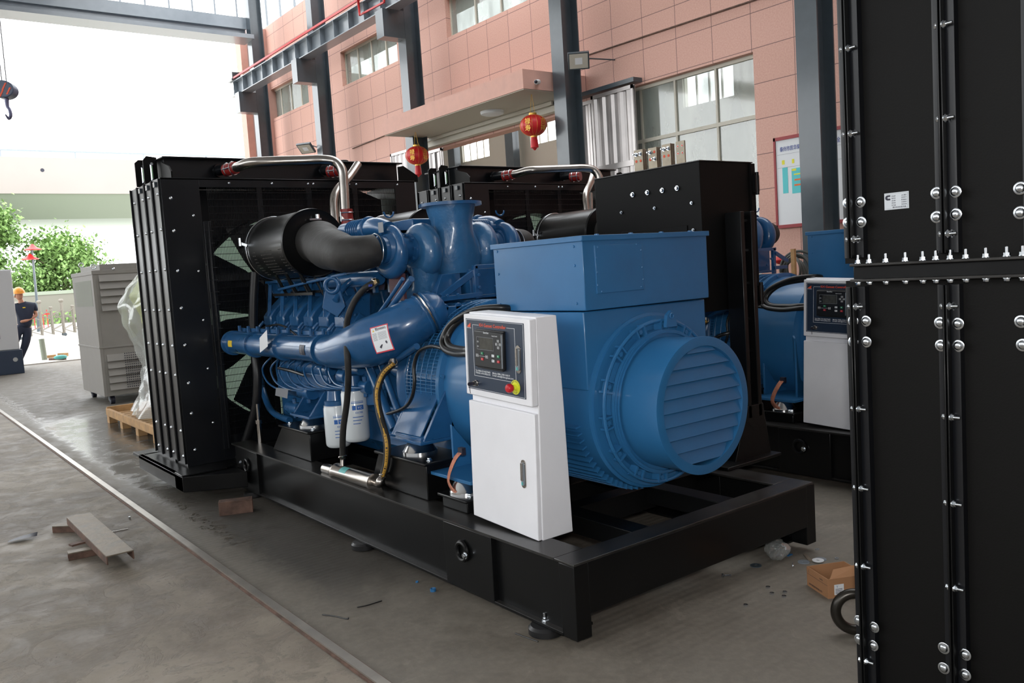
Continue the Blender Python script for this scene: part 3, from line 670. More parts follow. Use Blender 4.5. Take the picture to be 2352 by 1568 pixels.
b = MB(BLUE); b.box(.50, .82, .294, .302, 1.46, 1.69); b.build('access_plate', alt, .002)
for x, z in [(.52, 1.68), (.505, 1.63), (.505, 1.56), (.505, 1.5), (.53, 1.468), (.78, 1.685), (.81, 1.655), (.812, 1.57), (.815, 1.51), (.80, 1.475)]:
    bolt(alt, (x, .294, z), (0, -1, 0), .0055, 'screw_head', 'dome', BLUE) 
for x in (.55, .78, 1.0, 1.22): b = MB(BLUE); b.lathe((x, .33, 1.738), (0, 0, 1), [(0, .012), (.006, .012), (.007, .006)], 10); b.build('lid_screw', alt)
b = MB(BLUE)
for y, z in [(.36, 1.69), (.36, 1.6), (.36, 1.42), (.97, 1.70), (.97, 1.58), (.97, 1.42)]: b.lathe((.425, y, z), (-1, 0, 0), [(0, .007), (.004, .006)], 8)
b.build('side_screw', alt)
# end bracket ring with pockets, then the fan cowl with louvres
b = MB(BLUE); b.lathe((CX, .345, zc), (0, -1, 0), [(0, .445), (.025, .445), (.03, .43), (.045, .43), (.045, .36), (.12, .355), (.12, .343), (.13, .343)], 96, True, False); b.build('end_bracket', alt)
b = MB(BLUE); b.torus((CX, .255, zc), (0, 1, 0), .405, .010, 96, 8); b.torus((CX, .25, zc), (0, 1, 0), .352, .010, 96, 8); b.build('ring_rim', alt)
for k in range(14):
    a = 2*math.pi*(k+.3)/14; c_, s_ = math.cos(a), math.sin(a); b = MB(BLUE)
    for q in (-.07, .07):
        c2, s2 = math.cos(a+q), math.sin(a+q); b.ob((CX+c2*.38, .268, zc+s2*.38), (c2*.030, 0, s2*.030), (-s2*.005, 0, c2*.005), (0, .024, 0))
    b.ob((CX+c_*.382, .275, zc+s_*.382), (c_*.012, 0, s_*.012), (-s_*.028, 0, c_*.028), (0, .014, 0)); b.lathe((CX+c_*.385, .262, zc+s_*.385), (0, -1, 0), [(0, .013), (.012, .013)], 6)
    b.build('bracket_lug', alt)
b = MB(BLUE); b.lathe((CX, .25, zc), (0, -1, 0), [(0, .362), (.02, .362), (.02, .325), (.25, .325), (.252, .318)], 96, True, False)
b.lathe((CX, .0, zc), (0, -1, 0), [(0, .325), (.003, .332), (.012, .332), (.014, .325), (.014, .287), (.0, .285), (-.06, .285)], 96, False, False); b.build('fan_cowl', alt)
for k in range(9):
    z = zc-.262+k*.0655; hw = math.sqrt(max(.286**2-(z+.005-zc)**2, .001)); hw2 = math.sqrt(max(.286**2-(z+.05-zc)**2, .001)) if abs(z+.05-zc) < .284 else .03
    b = MB(BLUE); b.add([(CX-hw, -.010, z-.004), (CX+hw, -.010, z-.004), (CX+hw2, .016, z+.060), (CX-hw2, .016, z+.060), (CX-hw, -.006, z-.006), (CX+hw, -.006, z-.006), (CX+hw2, .020, z+.058), (CX-hw2, .020, z+.058)],
          [(0, 1, 2, 3), (7, 6, 5, 4), (0, 4, 5, 1), (3, 2, 6, 7)]); b.build('louvre_blade', alt)
b = MB(BLUE_E); b.lathe((CX, .06, zc), (0, -1, 0), [(0, .288), (.002, .288)], 48); b.build('inner_baffle', alt)
b = MB(BLUE); b.prism([(CX+.01, .215, zc+.37), (CX+.09, .215, zc+.37), (CX+.08, .215, zc+.43), (CX+.05, .215, zc+.452), (CX+.02, .215, zc+.43)], (0, .02, 0)); b.torus((CX+.05, .212, zc+.425), (0, 1, 0), .012, .004, 16, 6); b.build('lifting_lug', alt)
# flywheel adapter and its mesh guard
b = MB(BLUE); b.lathe((CX, 1.10, zc+.01), (0, 1, 0), [(0, .44), (.02, .47), (.03, .492), (.42, .492), (.425, .525), (.46, .525), (.46, .47), (.82, .47)], 96); b.build('adapter_drum', alt)
b = MB(BLUE); RG = .515
for k in range(150):
    a = 2*math.pi*k/150; c_, s_ = math.cos(a), math.sin(a); b.ob((CX+c_*RG, 1.74, zc+.01+s_*RG), (c_*.0012, 0, s_*.0012), (-s_*.0022, 0, c_*.0022), (0, .18, 0))
for y in (1.56, 1.62, 1.68, 1.74, 1.80, 1.86, 1.92): b.torus((CX, y, zc+.01), (0, 1, 0), RG, .004, 72, 5)
b.build('mesh_guard', alt)
for k in range(16):
    a = 2*math.pi*(k+.5)/16; c_, s_ = math.cos(a), math.sin(a); b = MB(BLUE); b.lathe((CX+c_*.508, 1.522, zc+.01+s_*.508), (0, -1, 0), [(0, .012), (.012, .012)], 6); b.build('adapter_bolt', alt)
b = MB(BLUE); b.prism([(.30, 1.05, .50), (.30, 1.05, .95), (.32, 1.075, .97), (.42, 1.1, .62), (.60, 1.1, .50)], (0, .018, 0)); b.prism([(.30, 1.34, .50), (.30, 1.34, .75), (.42, 1.34, .60), (.6, 1.34, .50)], (0, .018, 0)); b.box(.16, .62, .98, 1.38, .487, .505); b.build('mounting_foot', alt, .002)
b = MB(COPPER); tp([(1058, 1038, .20), (1046, 1052, .17), (1034, 1080, .15), (1030, 1105, .14), (1040, 1126, .14), (1046, 1131, .14)], .024, b=b, flat=.22); b.build('ground_strap', alt, label='braided copper ground strap')
b = MB(DKP); c = P(1060, 1036, 'x', .2); b.box(c.x-.01, c.x+.015, c.y-.02, c.y+.02, c.z-.02, c.z+.02); b.build('strap_clamp', alt)
# ---------------------------------------------------------------- engine
eng = thing('diesel_engine', 'blue V engine with turbochargers between the black radiator and the nearest alternator', 'engine', (CX, 2.9, .40), 'blue V engines of the generator sets')
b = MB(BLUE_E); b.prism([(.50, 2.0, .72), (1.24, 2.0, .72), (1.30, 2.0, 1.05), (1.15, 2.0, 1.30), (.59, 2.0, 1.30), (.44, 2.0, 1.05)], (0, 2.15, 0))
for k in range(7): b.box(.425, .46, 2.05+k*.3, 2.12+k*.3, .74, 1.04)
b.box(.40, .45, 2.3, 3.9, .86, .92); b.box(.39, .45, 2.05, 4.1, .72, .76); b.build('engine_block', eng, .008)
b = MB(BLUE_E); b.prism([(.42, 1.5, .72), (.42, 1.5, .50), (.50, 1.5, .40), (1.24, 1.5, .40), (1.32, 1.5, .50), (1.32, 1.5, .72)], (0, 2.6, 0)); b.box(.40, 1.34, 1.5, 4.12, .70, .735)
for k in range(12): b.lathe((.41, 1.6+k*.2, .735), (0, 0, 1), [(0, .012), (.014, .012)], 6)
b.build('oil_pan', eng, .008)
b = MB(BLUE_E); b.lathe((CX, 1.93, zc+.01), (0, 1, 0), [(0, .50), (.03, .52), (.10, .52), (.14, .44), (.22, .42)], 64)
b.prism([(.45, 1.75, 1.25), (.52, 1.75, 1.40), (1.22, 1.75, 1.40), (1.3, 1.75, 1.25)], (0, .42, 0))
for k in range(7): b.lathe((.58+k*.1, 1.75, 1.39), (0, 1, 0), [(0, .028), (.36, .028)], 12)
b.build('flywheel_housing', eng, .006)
# cylinder heads with their covers along the left bank
for bank in (-1, 1):
    sgn = bank
    for i in range(6):
        y = 2.83+.268*i; cx = CX+sgn*.40; u = V(sgn*.78, 0, .62).normalized(); w_ = V(-sgn*.62, 0, .78).normalized()
        c = V(cx, y, 1.22)
        b = MB(BLUE_E); b.ob(c-u*.02, u*.10, (0, .115, 0), w_*.13); 
        for q in (-.09, .09): b.lathe(c+V(0, q, 0)+u*.08+w_*.10, u, [(0, .016), (.02, .016)], 6)
        o = b.build('cylinder_head', eng, .006)
        # angular cover: dark flat nose facing out, sloping back up to the bracket
        f = MB(BLUE_E); x0 = cx+sgn*.03
        poly = [(x0+sgn*.06, y-.075, 1.27), (x0+sgn*.06, y-.075, 1.345), (x0+sgn*.015, y-.075, 1.40), (x0-sgn*.10, y-.075, 1.50), (x0-sgn*.17, y-.075, 1.50), (x0-sgn*.15, y-.075, 1.27)]
        f.prism(poly, (0, .15, 0)); f.build('valve_cover', o, .01)
        g = MB(BLUE_E)
        g.prism([(x0-sgn*.12, y-.09, 1.49), (x0-sgn*.06, y-.10, 1.49), (x0-sgn*.01, y-.125, 1.62), (x0-sgn*.09, y-.125, 1.62)], (0, .018, 0))
        g.prism([(x0-sgn*.12, y+.06, 1.49), (x0-sgn*.06, y+.07, 1.49), (x0-sgn*.01, y+.095, 1.62), (x0-sgn*.09, y+.095, 1.62)], (0, .018, 0))
        g.box(min(x0-sgn*.10, x0), max(x0-sgn*.10, x0), y-.13, y+.125, 1.615, 1.635); g.bar((x0-sgn*.03, y+.09, 1.60), (x0+sgn*.05, y-.03, 1.34), .03, .015); g.build('head_bracket', o, .003)
        h = MB(BLUE_E); h.tube([(x0+sgn*.05, y+.1, 1.30), (x0+sgn*.09, y+.12, 1.24), (x0+sgn*.02, y+.12, 1.17)], .012, 8); h.build('injector_line', o)
# intake pipe, elbow and label
b = MB(BLUE_E); A = P(535, 787, 'x', .10); B = P(748, 803, 'x', .10); d = (B-A).normalized(); Ln = (B-A).length; pr = []
for t_ in (0, .28, .60, .97): pr += [(Ln*t_, .084), (Ln*t_, .100), (Ln*t_+.035, .100), (Ln*t_+.035, .084)]
b.lathe(A, d, [(-.05, .03), (-.03, .07)]+pr, 40); 
for t_ in (.14, .44, .78): b.box(A.x-.01, A.x+.01, A.y+d.y*Ln*t_-.2, A.y+d.y*Ln*t_+.2, A.z+.078, A.z+.088)
intake = b.build('intake_pipe', eng)
b = MB(YEL); q = A+d*.17; b.rings([[q+d*s_+V(-math.sin(a)*.0855, 0, math.cos(a)*.0855) for s_ in (-.045, .045)] for a in (1.2, 1.35, 1.5, 1.65, 1.8)], False, False, False); b.build('yellow_sticker', intake)
b = MB(WHT); q = P(604, 784, 'x', -.015); b.quad(P(597, 810, 'x', -.01), P(615, 795, 'x', -.03), P(613, 757, 'x', -.03), P(596, 776, 'x', -.01)); b.build('paper_tag', intake)
b = MB(DKP); q = A+d*(Ln*.90); b.rings([[q+d*s_+V(-math.sin(a)*.0875, 0, math.cos(a)*.0875) for s_ in (-.05, .03)] for a in [1.15+.1*i for i in range(9)]], False, False, False)
b.use(GREYP)
for i in range(6):
    a = 1.25+.12*i; b.rings([[q+d*s_+V(-math.sin(a+e)*.0885, 0, math.cos(a+e)*.0885) for s_ in (-.04, -.012)] for e in (0, .05)], False, False, False)
b.build('data_plate', intake)
E0 = P(748, 803, 'x', .10); 
b = MB(BLUE_E); pts = [E0, P(775, 806, 'x', .12), P(850, 785, 'x', .20), P(925, 752, 'x', .34), P(975, 722, 'x', .46), P(992, 712, 'x', .52)]
b.tube(pts, [.088, .112, .155, .152, .13, .125], 40, 6); elbow = b.build('charge_air_elbow', eng)
b = MB(BLUE_E)
for k, (a, c, x) in enumerate([(958, 732, .42), (972, 724, .455), (985, 716, .49)]):
    dd = (pts[-1]-pts[3]).normalized(); b.torus(P(a, c, 'x', x), dd, .128, .013, 36, 8)
b.build('clamp_ring', elbow)
b = MB(STEEL); b.torus(P(978, 720, 'x', .47), (pts[-1]-pts[3]).normalized(), .140, .006, 36, 6)
b.build('band_clamp', elbow)
# warning label lies on the swollen elbow
n_ = (EYE-P(872, 775, 'x', .10)).normalized()
la = [P(843, 752, 'x', .085), P(850, 813, 'x', .075), P(901, 796, 'x', .125), P(886, 740, 'x', .155)]
def onelabel():
    e = .012
    b = MB(mat('label_red', (.55, .03, .05), .45)); u = (la[3]-la[0]); v = (la[1]-la[0])
    c0 = [p for p in (P(843, 752, 'x', .06), P(859, 812, 'x', .05), P(902, 797, 'x', .095), P(884, 741, 'x', .105))]
    u = c0[3]-c0[0]; v = c0[1]-c0[0]; nn = u.cross(v).normalized()
    if nn.dot(n_) < 0: nn = -nn
    f = lambda s_, t_, k=0: c0[0]+u*s_+v*t_+nn*(k-.012-.02*abs(t_-.5)*2*abs(t_-.5))
    N_ = 8; grid = lambda s0, s1, t0, t1, k: b.rings([[f(s0+(s1-s0)*i/N_, t0+(t1-t0)*j/N_, k) for i in range(N_+1)] for j in range(N_+1)], False, False, False)
    grid(0, 1, 0, 1, 0); b.use(WHT); grid(.05, .95, .045, .955, .001)
    b.use(YEL); b.add([f(.13, .20, .002), f(.24, .20, .002), f(.185, .115, .002)], [(0, 1, 2)])
    b.use(DKP); b.text('\u8b66\u544a(WARNING)', f(.3, .17, .002), u, -v, .018, .085)
    b.use(GREYP)
    for i in range(9):
        t_ = .27+.033*i; b.quad(f(.1, t_, .002), f(.33, t_, .002), f(.33, t_+.012, .002), f(.1, t_+.012, .002)); b.quad(f(.4, t_-.01, .002), f(.86, t_-.01, .002), f(.86, t_, .002), f(.4, t_, .002))
    b.use(DKP); b.quad(f(.3, .80, .002), f(.38, .86, .002), f(.52, .72, .002), f(.44, .72, .002)); b.quad(f(.68, .66, .002), f(.74, .74, .002), f(.8, .68, .002), f(.75, .60, .002))
    b.build('warning_label', elbow, flat=True, label='white warning label with red border')
onelabel()
# turbochargers: compressor scroll outside, lagged turbine inside, exhaust trumpet in the middle
def scroll(b, c, ax, RR, r0, r1, out, flip=1):
    b.torus(c, ax, RR, r1, 48, 16, rfun=lambda t_: r0+(r1-r0)*t_)
TY, TZ = 2.10, 1.775
def turbo(sgn):
    xo = CX+sgn*.44; b = MB(BLUE_E); ax = V(sgn, 0, 0)
    b.torus((xo, TY, TZ), ax, .125, .062, 48, 16, rfun=lambda t_: .048+.018*math.sin(2*math.pi*t_+.6)); b.lathe((xo-sgn*.05, TY, TZ), ax, [(0, .10), (.05, .125), (.09, .10), (.10, .088), (.13, .088)], 40)
    o = b.build('turbocharger', eng)
    b = MB(BLUE_E); b.tube([(xo, TY+.02, TZ+.125), (xo+sgn*.01, TY+.14, TZ+.155), (xo+sgn*.0, TY+.30, TZ+.150)], [.056, .062, .066], 24); b.torus((xo, TY+.26, TZ+.152), (0, 1, 0), .07, .012, 30, 8); b.build('compressor_outlet', o)
    b = MB(BLUE_E); b.tube([(xo, TY+.30, TZ+.150), (xo, TY+.62, TZ+.15)], .066, 24, 1)
    for k in range(6): b.torus((xo, TY+.34+k*.03, TZ+.15), (0, 1, 0), .068, .008, 24, 6)
    b.build('charge_bellows', o)
    b = MB(BLUE_E); b.lathe((xo-sgn*.05, TY, TZ), -ax, [(0, .09), (.03, .075), (.07, .07), (.08, .095), (.10, .095), (.11, .07)], 32)
    for k in range(8): a = k*math.pi/4; b.lathe((xo-sgn*.11, TY+math.cos(a)*.085, TZ+math.sin(a)*.085), -ax, [(0, .011), (.03, .011)], 6)
    b.build('bearing_housing', o)
    b = MB(BLUE_L); b.torus((xo-sgn*.22, TY-.02, TZ-.02), ax, .10, .085, 28, 12, rfun=lambda t_: .082+.008*math.sin(9*t_)); b.lathe((xo-sgn*.15, TY-.02, TZ), -ax, [(0, .09), (.03, .14), (.12, .14), (.16, .10)], 24)
    b.tube([(xo-sgn*.22, TY-.03, TZ-.12), (xo-sgn*.22, TY-.0, TZ-.28), (xo-sgn*.16, TY+.1, TZ-.36)], [.10, .09, .09], 16); b.build('turbine_lagging', o)
    b = MB(BLUE_E); b.torus((xo-sgn*.0, TY-.0, TZ+.24), (0, 1, 0), .035, .006, 16, 6, 0, math.pi*1.0); b.build('lifting_bail', o)
    return o
turbo(-1); turbo(1)
b = MB(GREYP); c = P(875, 523, 'x', .36); b.quad(c+V(-.0, .035, -.03), c+V(0, -.03, -.03), c+V(0, -.03, .035), c+V(0, .035, .035)); b.build('turbo_data_plate', eng)
b = MB(BLUE_L); zt = 2.055; ex = V(.86, 2.04, 0)
b.rings([[V(ex.x+math.cos(a)*rx+ox, ex.y+math.sin(a)*ry, z) for a in [2*math.pi*i/40 for i in range(40)]] for z, rx, ry, ox in
         [(1.60, .15, .11, .03), (1.70, .19, .13, .03), (1.78, .175, .14, .02), (1.88, .13, .14, .01), (1.94, .135, .14, 0), (2.0, .155, .155, 0), (2.045, .165, .165, 0)]]); tr = b.build('exhaust_trumpet', eng)
b = MB(BLUE_E); b.lathe((ex.x, ex.y, 2.04), (0, 0, 1), [(0, .165), (0, .208), (.02, .208), (.02, .165)], 48, True, True); b.build('exhaust_flange', tr)
for k in range(2): bolt(tr, (ex.x-.02+k*.1, ex.y+.13-k*.01, 2.06), (0, 0, 1), .010, 'stud_bolt', 'stud')
b = MB(BLUE_E)
for k in range(7): b.torus((1.12+k*.018, 2.16, 1.90), (1, 0, 0), .052, .009, 24, 8)
b.lathe((1.08, 2.16, 1.90), (1, 0, 0), [(0, .048), (.2, .048)], 24); b.build('exhaust_bellows', eng)
# turbo support frame over the flywheel housing
b = MB(BLUE_E)
b.box(.55, 1.22, 1.86, 2.28, 1.43, 1.45); b.box(.86, 1.16, 1.80, 1.84, 1.62, 1.645); b.box(.85, .88, 1.80, 1.83, 1.43, 1.64); b.box(1.12, 1.15, 1.80, 1.83, 1.42, 1.64)
b.bar((.60, 1.82, 1.46), (.86, 1.82, 1.60), .02, .04); b.bar((.58, 1.81, 1.445), (.9, 1.81, 1.455), .03, .03); b.bar((1.14, 1.80, 1.60), (1.32, 1.80, 1.52), .02, .03); b.bar((1.12, 1.8, 1.47), (1.3, 1.8, 1.47), .02, .03)
b.prism([(.88, 1.9, 1.45), (1.2, 1.9, 1.45), (1.2, 1.9, 1.62), (.88, 1.9, 1.62)], (0, .3, 0)); b.prism([(.62, 1.95, 1.42), (.84, 1.95, 1.42), (.84, 1.95, 1.6), (.7, 1.95, 1.6)], (0, .25, 0))
for x, z in ((.62, 1.465), (.70, 1.465), (.87, 1.58), (.87, 1.50), (1.0, 1.5), (1.06, 1.55), (1.13, 1.6)): b.lathe((x, 1.79, z), (0, -1, 0), [(0, .011), (.014, .011)], 6)
b.build('turbo_support_frame', eng, .002)
b = MB(BLUE_E); b.bar(P(720, 620, 'x', .75), P(760, 500, 'x', .9), .02, .02)
b.box(.62, 1.12, 2.35, 4.05, 1.66, 1.88); b.prism([(.72, 2.3, 1.88), (1.02, 2.3, 1.88), (1.02, 3.2, 1.93), (.72, 3.2, 1.93)], (0, .01, .04)); b.box(.72, 1.05, 2.3, 3.5, 1.85, 1.985); b.build('charge_air_cooler', eng, .02)
for k in range(7):
    b = MB(BLUE_E); b.box(.60, .625, 2.45+k*.22, 2.49+k*.22, 1.50, 1.72); b.build('cooler_rib', eng)
b = MB(BLUE_E); b.lathe((.48, 2.38, 1.60), (0, 1, 0), [(0, .02), (0, .045), (.02, .052), (.75, .052)], 24); b.build('fuel_rail', eng)
# lifting eye
b = MB(BLUE_E); c = P(763, 655, 'x', .30); e1 = V(.62, -.78, 0); b.torus(c, (-.78, -.62, 0), .050, .016, 32, 10); b.prism([c-e1*.055+V(0, 0, -.03), c+e1*.055+V(0, 0, -.03), c+e1*.085+V(0, 0, -.15), c+e1*.02+V(0, 0, -.22), c-e1*.09+V(0, 0, -.15)], (.02, .016, 0)); b.build('lifting_eye', eng, .003)
# air filters and intake hoses
def air_filter(sgn, hose, name_r=.245):
    x = CX+sgn*.50; z = 1.885; y0, y1 = 3.10, 3.86; r = .245
    b = MB(BLACK); b.lathe((x, y0, z), (0, 1, 0), [(0, .15), (0, .18), (.004, r-.012), (.0, r), (.02, r+.004), (.03, r-.004), (y1-y0-.03, r-.004), (y1-y0-.02, r+.004), (y1-y0, r), (y1-y0, r-.03), (y1-y0+.03, .2)], 72); o = b.build('air_filter', eng)
    b = MB(mat('perforation', (.05, .045, .04), .6) if 'perforation' not in bpy.data.materials else bpy.data.materials['perforation'])
    for blk in ((.06, .12), (.24, .46), (.56, .62)):
        yy = blk[0]
        while yy < blk[1]:
            for k in range(9):
                a = R(180+8+k*6.2) if sgn < 0 else R(-8-k*6.2); c_, s_ = math.cos(a), math.sin(a); b.ob((x+c_*(r-.003), y0+yy, z+s_*(r-.003)), (c_*.0012, 0, s_*.0012), (-s_*.0032, 0, c_*.0032), (0, .005, 0))
            yy += .022
    b.build('perforated_band', o, flat=True, kind='stuff')
    b = MB(BLACK); b.lathe((x, y0-.05, z), (0, 1, 0), [(0, .148), (.06, .148)], 48); b.build('outlet_collar', o)
    b = MB(CHROME); b.torus((x, y1-.05, z), (0, 1, 0), r+.003, .004, 60, 6); q = (x-.16*1, y0-.03, z+.12); b.bar((x-.04, y0-.035, z+.165), (x+.05, y0-.035, z+.168), .012, .012); b.lathe((x+.02, y0-.04, z+.17), (0, 0, 1), [(0, .016), (.03, .016)], 8)
    b.bar((x-r*.98, y1-.06, z+.03), (x-r*1.16, y1-.04, z+.05), .012, .02); b.lathe((x-r*1.16, y1-.04, z+.03), (0, 0, 1), [(0, .012), (.06, .012)], 8); b.build('band_latch', o)
    b = MB(RUBBER)
    if sgn < 0: hp = [(x, y0+.0, z), (x-.005, y0-.12, z-.005), (.30, 2.74, z-.06), (.235, 2.48, 1.80), (.20, 2.26, 1.765), (.25, 2.12, 1.765), (.315, 2.10, 1.775)]
    else: hp = [(x, y0, z), (x, y0-.12, z), (1.43, 2.74, z-.03), (1.50, 2.48, 1.82), (1.54, 2.26, 1.78), (1.49, 2.12, 1.775), (1.43, 2.10, 1.775)]
    b.tube(hp, [.150, .152, .145, .130, .118, .106, .100], 40, 6); b.build('intake_hose', eng)
    b = MB(CHROME); b.torus((hp[-1][0]-sgn*.0, 2.10, 1.775), (1, 0, 0), .103, .004, 40, 6); b.build('hose_clamp', eng)
air_filter(-1, None); air_filter(1, None)
b = MB(BLACK)
for y in (3.2, 3.45, 3.7): b.bar((.38, y, 1.66), (.44, y-.02, 1.50), .03, .008)
b.bar((.33, 3.1, 1.52), (.33, 3.85, 1.52), .02, .02); b.bar((.48, 3.05, 1.53), (.48, 3.85, 1.53), .02, .02)
for y in (3.15, 3.4, 3.6): b.bar((.25, y, 1.69), (.33, y, 1.53), .045, .008)
b.build('filter_bracket', eng, label='rusty black filter bracket')
# spin-on filters
def spin(cx_, cy_, z0, z1, name='oil_filter'):
    b = MB(BLUE_E); b.lathe((cx_, cy_, z1), (0, 0, 1), [(0, .078), (.03, .078), (.035, .06), (.10, .05)], 32); h = b.build('filter_head', eng)
    b = MB(FILT); b.lathe((cx_, cy_, z0), (0, 0, 1), [(0, .04), (.003, .072), (.015, .084), (.03, .087), (z1-z0-.02, .087), (z1-z0-.012, .083), (z1-z0, .083)], 48); o = b.build(name, eng, label='white filter canister')
    b = MB(BLUEPR)
    def arc(a0, a1, za, zb, m_=None):
        if m_: b.use(m_)
        b.rings([[(cx_+math.cos(a)*.0876, cy_+math.sin(a)*.0876, z) for z in (za, zb)] for a in [R(a0+(a1-a0)*i/6) for i in range(7)]], False, False, False)
    zt_ = z1-.08; arc(228, 285, zt_, zt_+.005); arc(228, 285, zt_+.010, zt_+.013); arc(232, 248, zt_-.045, zt_-.015); arc(251, 284, zt_-.045, zt_-.015)
    for k in range(3): arc(232, 280-k*8, zt_-.095-k*.022, zt_-.090-k*.022)
    b.build('filter_print', o)
    b = MB(BLUEPR); dn = V(math.cos(R(266)), math.sin(R(266)), 0); b.text('\u673a\u6cb9\u6ee4\u6e05\u5668', V(cx_, cy_, zt_-.068)+V(math.cos(R(244)), math.sin(R(244)), 0)*.0915, (V(math.cos(R(280)), math.sin(R(280)), 0)-V(math.cos(R(244)), math.sin(R(244)), 0)), (0, 0, 1), .012, .052); b.use(WHT); b.text('YC', V(cx_, cy_, zt_-.037)+V(math.cos(R(254)), math.sin(R(254)), 0)*.091, (V(math.cos(R(280)), math.sin(R(280)), 0)-V(math.cos(R(254)), math.sin(R(254)), 0)), (0, 0, 1), .014, .034); b.build('filter_lettering', o, flat=True)
spin(.285, 2.50, .52, .865); spin(.27, 2.76, .45, .745)
# support struts, side brackets
b = MB(BLUE_E); b.prism([(.44, 1.50, .70), (.44, 1.88, .70), (.20, 1.82, .648), (.20, 1.52, .648)], (0, 0, .02)); b.prism([(.20, 1.50, .64), (.46, 1.50, .64), (.52, 1.50, 1.05), (.46, 1.5, 1.05)], (0, .02, 0)); b.prism([(.20, 1.86, .64), (.46, 1.86, .64), (.52, 1.86, 1.05), (.46, 1.86, 1.05)], (0, .02, 0)); b.box(.17, .48, 1.48, 1.9, .632, .65); b.box(.44, .47, 1.5, 1.88, .64, 1.05); b.prism([(.20, 1.55, .65), (.215, 1.55, .65), (.47, 1.55, 1.05), (.455, 1.55, 1.05)], (0, .30, 0)); b.build('engine_foot', eng, .003)
b = MB(BLUE_E); b.prism([(.17, 3.0, .64), (.48, 3.0, .64), (.50, 3.0, .98), (.44, 3.0, .98)], (0, .02, 0)); b.prism([(.17, 3.28, .64), (.48, 3.28, .64), (.50, 3.28, .98), (.44, 3.28, .98)], (0, .02, 0)); b.box(.16, .48, 2.98, 3.32, .632, .65); b.build('engine_foot', eng, .003)
for pts_, r_ in [([(945, 640, .34), (880, 730, .38), (868, 742, .40)], .020), ([(925, 640, .36), (870, 720, .38), (820, 770, .40)], .013), ([(845, 835, .34), (905, 985, .30)], .028), ([(875, 835, .36), (925, 975, .34)], .022),
                 ([(900, 832, .3), (958, 795, .30)], .020), ([(590, 830, .40), (605, 900, .38), (625, 945, .34), (665, 965, .30)], .026), ([(640, 880, .36), (700, 830, .36), (760, 850, .36), (800, 835, .36)], .018)]:
    tp(pts_, r_, BLUE_E).build('blue_pipe', eng)
# fuel pump with high pressure lines on the side of the block
b = MB(BLUE_E); b.lathe((.36, 2.95, .98), (0, 1, 0), [(0, .03), (0, .075), (.8, .075), (.82, .05)], 24)
for k in range(6): b.lathe((.34, 3.02+k*.125, 1.03), (-.3, 0, 1), [(0, .028), (.07, .022)], 10)
b.box(.28, .44, 2.9, 3.8, .84, .94); b.box(.3, .42, 3.5, 3.86, .74, .86); b.build('fuel_pump', eng, .006)
for k in range(9):
    px = 625+k*19; tp([(px, 818+k*2, .30), (px-22, 846, .24), (px-8, 880, .22), (px+30, 898-k, .24), (px+62, 890, .30)], .0075, BLUE_E, 8).build('injection_line', eng)
b = MB(BLUE_E)
for (px, py, x, r_, L_) in [(760, 850, .30, .045, .16), (800, 865, .30, .05, .10), (830, 850, .32, .035, .2), (720, 900, .30, .06, .18), (690, 940, .32, .05, .2), (850, 890, .33, .045, .14), (930, 850, .42, .05, .1)]:
    c = P(px, py, 'x', x); b.lathe(c, (0, 1, 0), [(0, r_*.4), (0, r_), (L_, r_), (L_+.01, r_*.7)], 16); b.lathe(c+V(0, L_/2, 0), (0, 0, 1), [(-r_*1.5, r_*.35), (r_*1.6, r_*.35)], 8)
b.prism([P(725, 860, 'x', .34), P(850, 850, 'x', .34), P(860, 930, 'x', .34), P(730, 935, 'x', .34)], (.1, 0, 0)); b.build('oil_cooler_housing', eng, .004)
tp([(752, 800, .12), (752, 850, .28), (760, 880, .3)], .012, BLUE_E, 8).build('blue_pipe', eng)
# extra castings, conduit and fasteners along the bank
b = MB(BLUE_E)
for k in range(9): y = 2.62+k*.2; b.box(.16, .30, y, y+.035, 1.205, 1.24); b.lathe((.17, y+.02, 1.235), (0, 0, 1), [(0, .014), (.05, .014)], 6)
b.bar((.20, 2.6, 1.25), (.20, 4.3, 1.25), .03, .03); b.bar((.26, 2.6, 1.225), (.26, 4.3, 1.225), .05, .02); b.build('manifold_bracket', eng)
tp([(830, 620, .3), (700, 650, .3), (640, 665, .3)], .010, BLUE_E, 8).build('blue_pipe', eng)
tp([(700, 790, .1), (640, 745, .24), (560, 772, .2), (532, 775, .2)], .008, CABLE, 8).build('harness_cable', eng)
b = MB(mat('dull_red_primer', (.085, .028, .035), .6)); b.box(.45, .47, 2.02, 2.2, 1.45, 1.62); b.build('primer_plate', eng, label='dull red primed plate')
for k in range(6):
    y = 2.78+k*.268; b = MB(BLUE_E); b.lathe((.30, y, 1.215), (-.55, 0, -.5), [(0, .034), (.10, .030)], 14); b.lathe((.30, y, 1.215), (-.55, 0, -.5), [(0, .045), (.014, .045)], 6); b.build('intake_port', eng)
for k in range(5): tp([(640+k*28, 822, .26), (636+k*28, 850, .30), (650+k*26, 905, .33)], .009, BLUE_E, 8).build('drain_line', eng)
tp([(770, 690, .3), (800, 650, .42), (860, 620, .55)], .022, BLUE_E, 12).build('blue_pipe', eng)
b = MB(GREYP); b.quad(P(634, 890, 'x', .2), P(662, 893, 'x', .2), P(660, 915, 'x', .2), P(632, 908, 'x', .2)); b.build('pump_data_plate', eng)
b = MB(CABLE); b.tube([P(640, 845, 'x', .22), P(670, 852, 'x', .22), P(700, 862, 'x', .24)], .012, 8); b.build('harness_cable', eng)
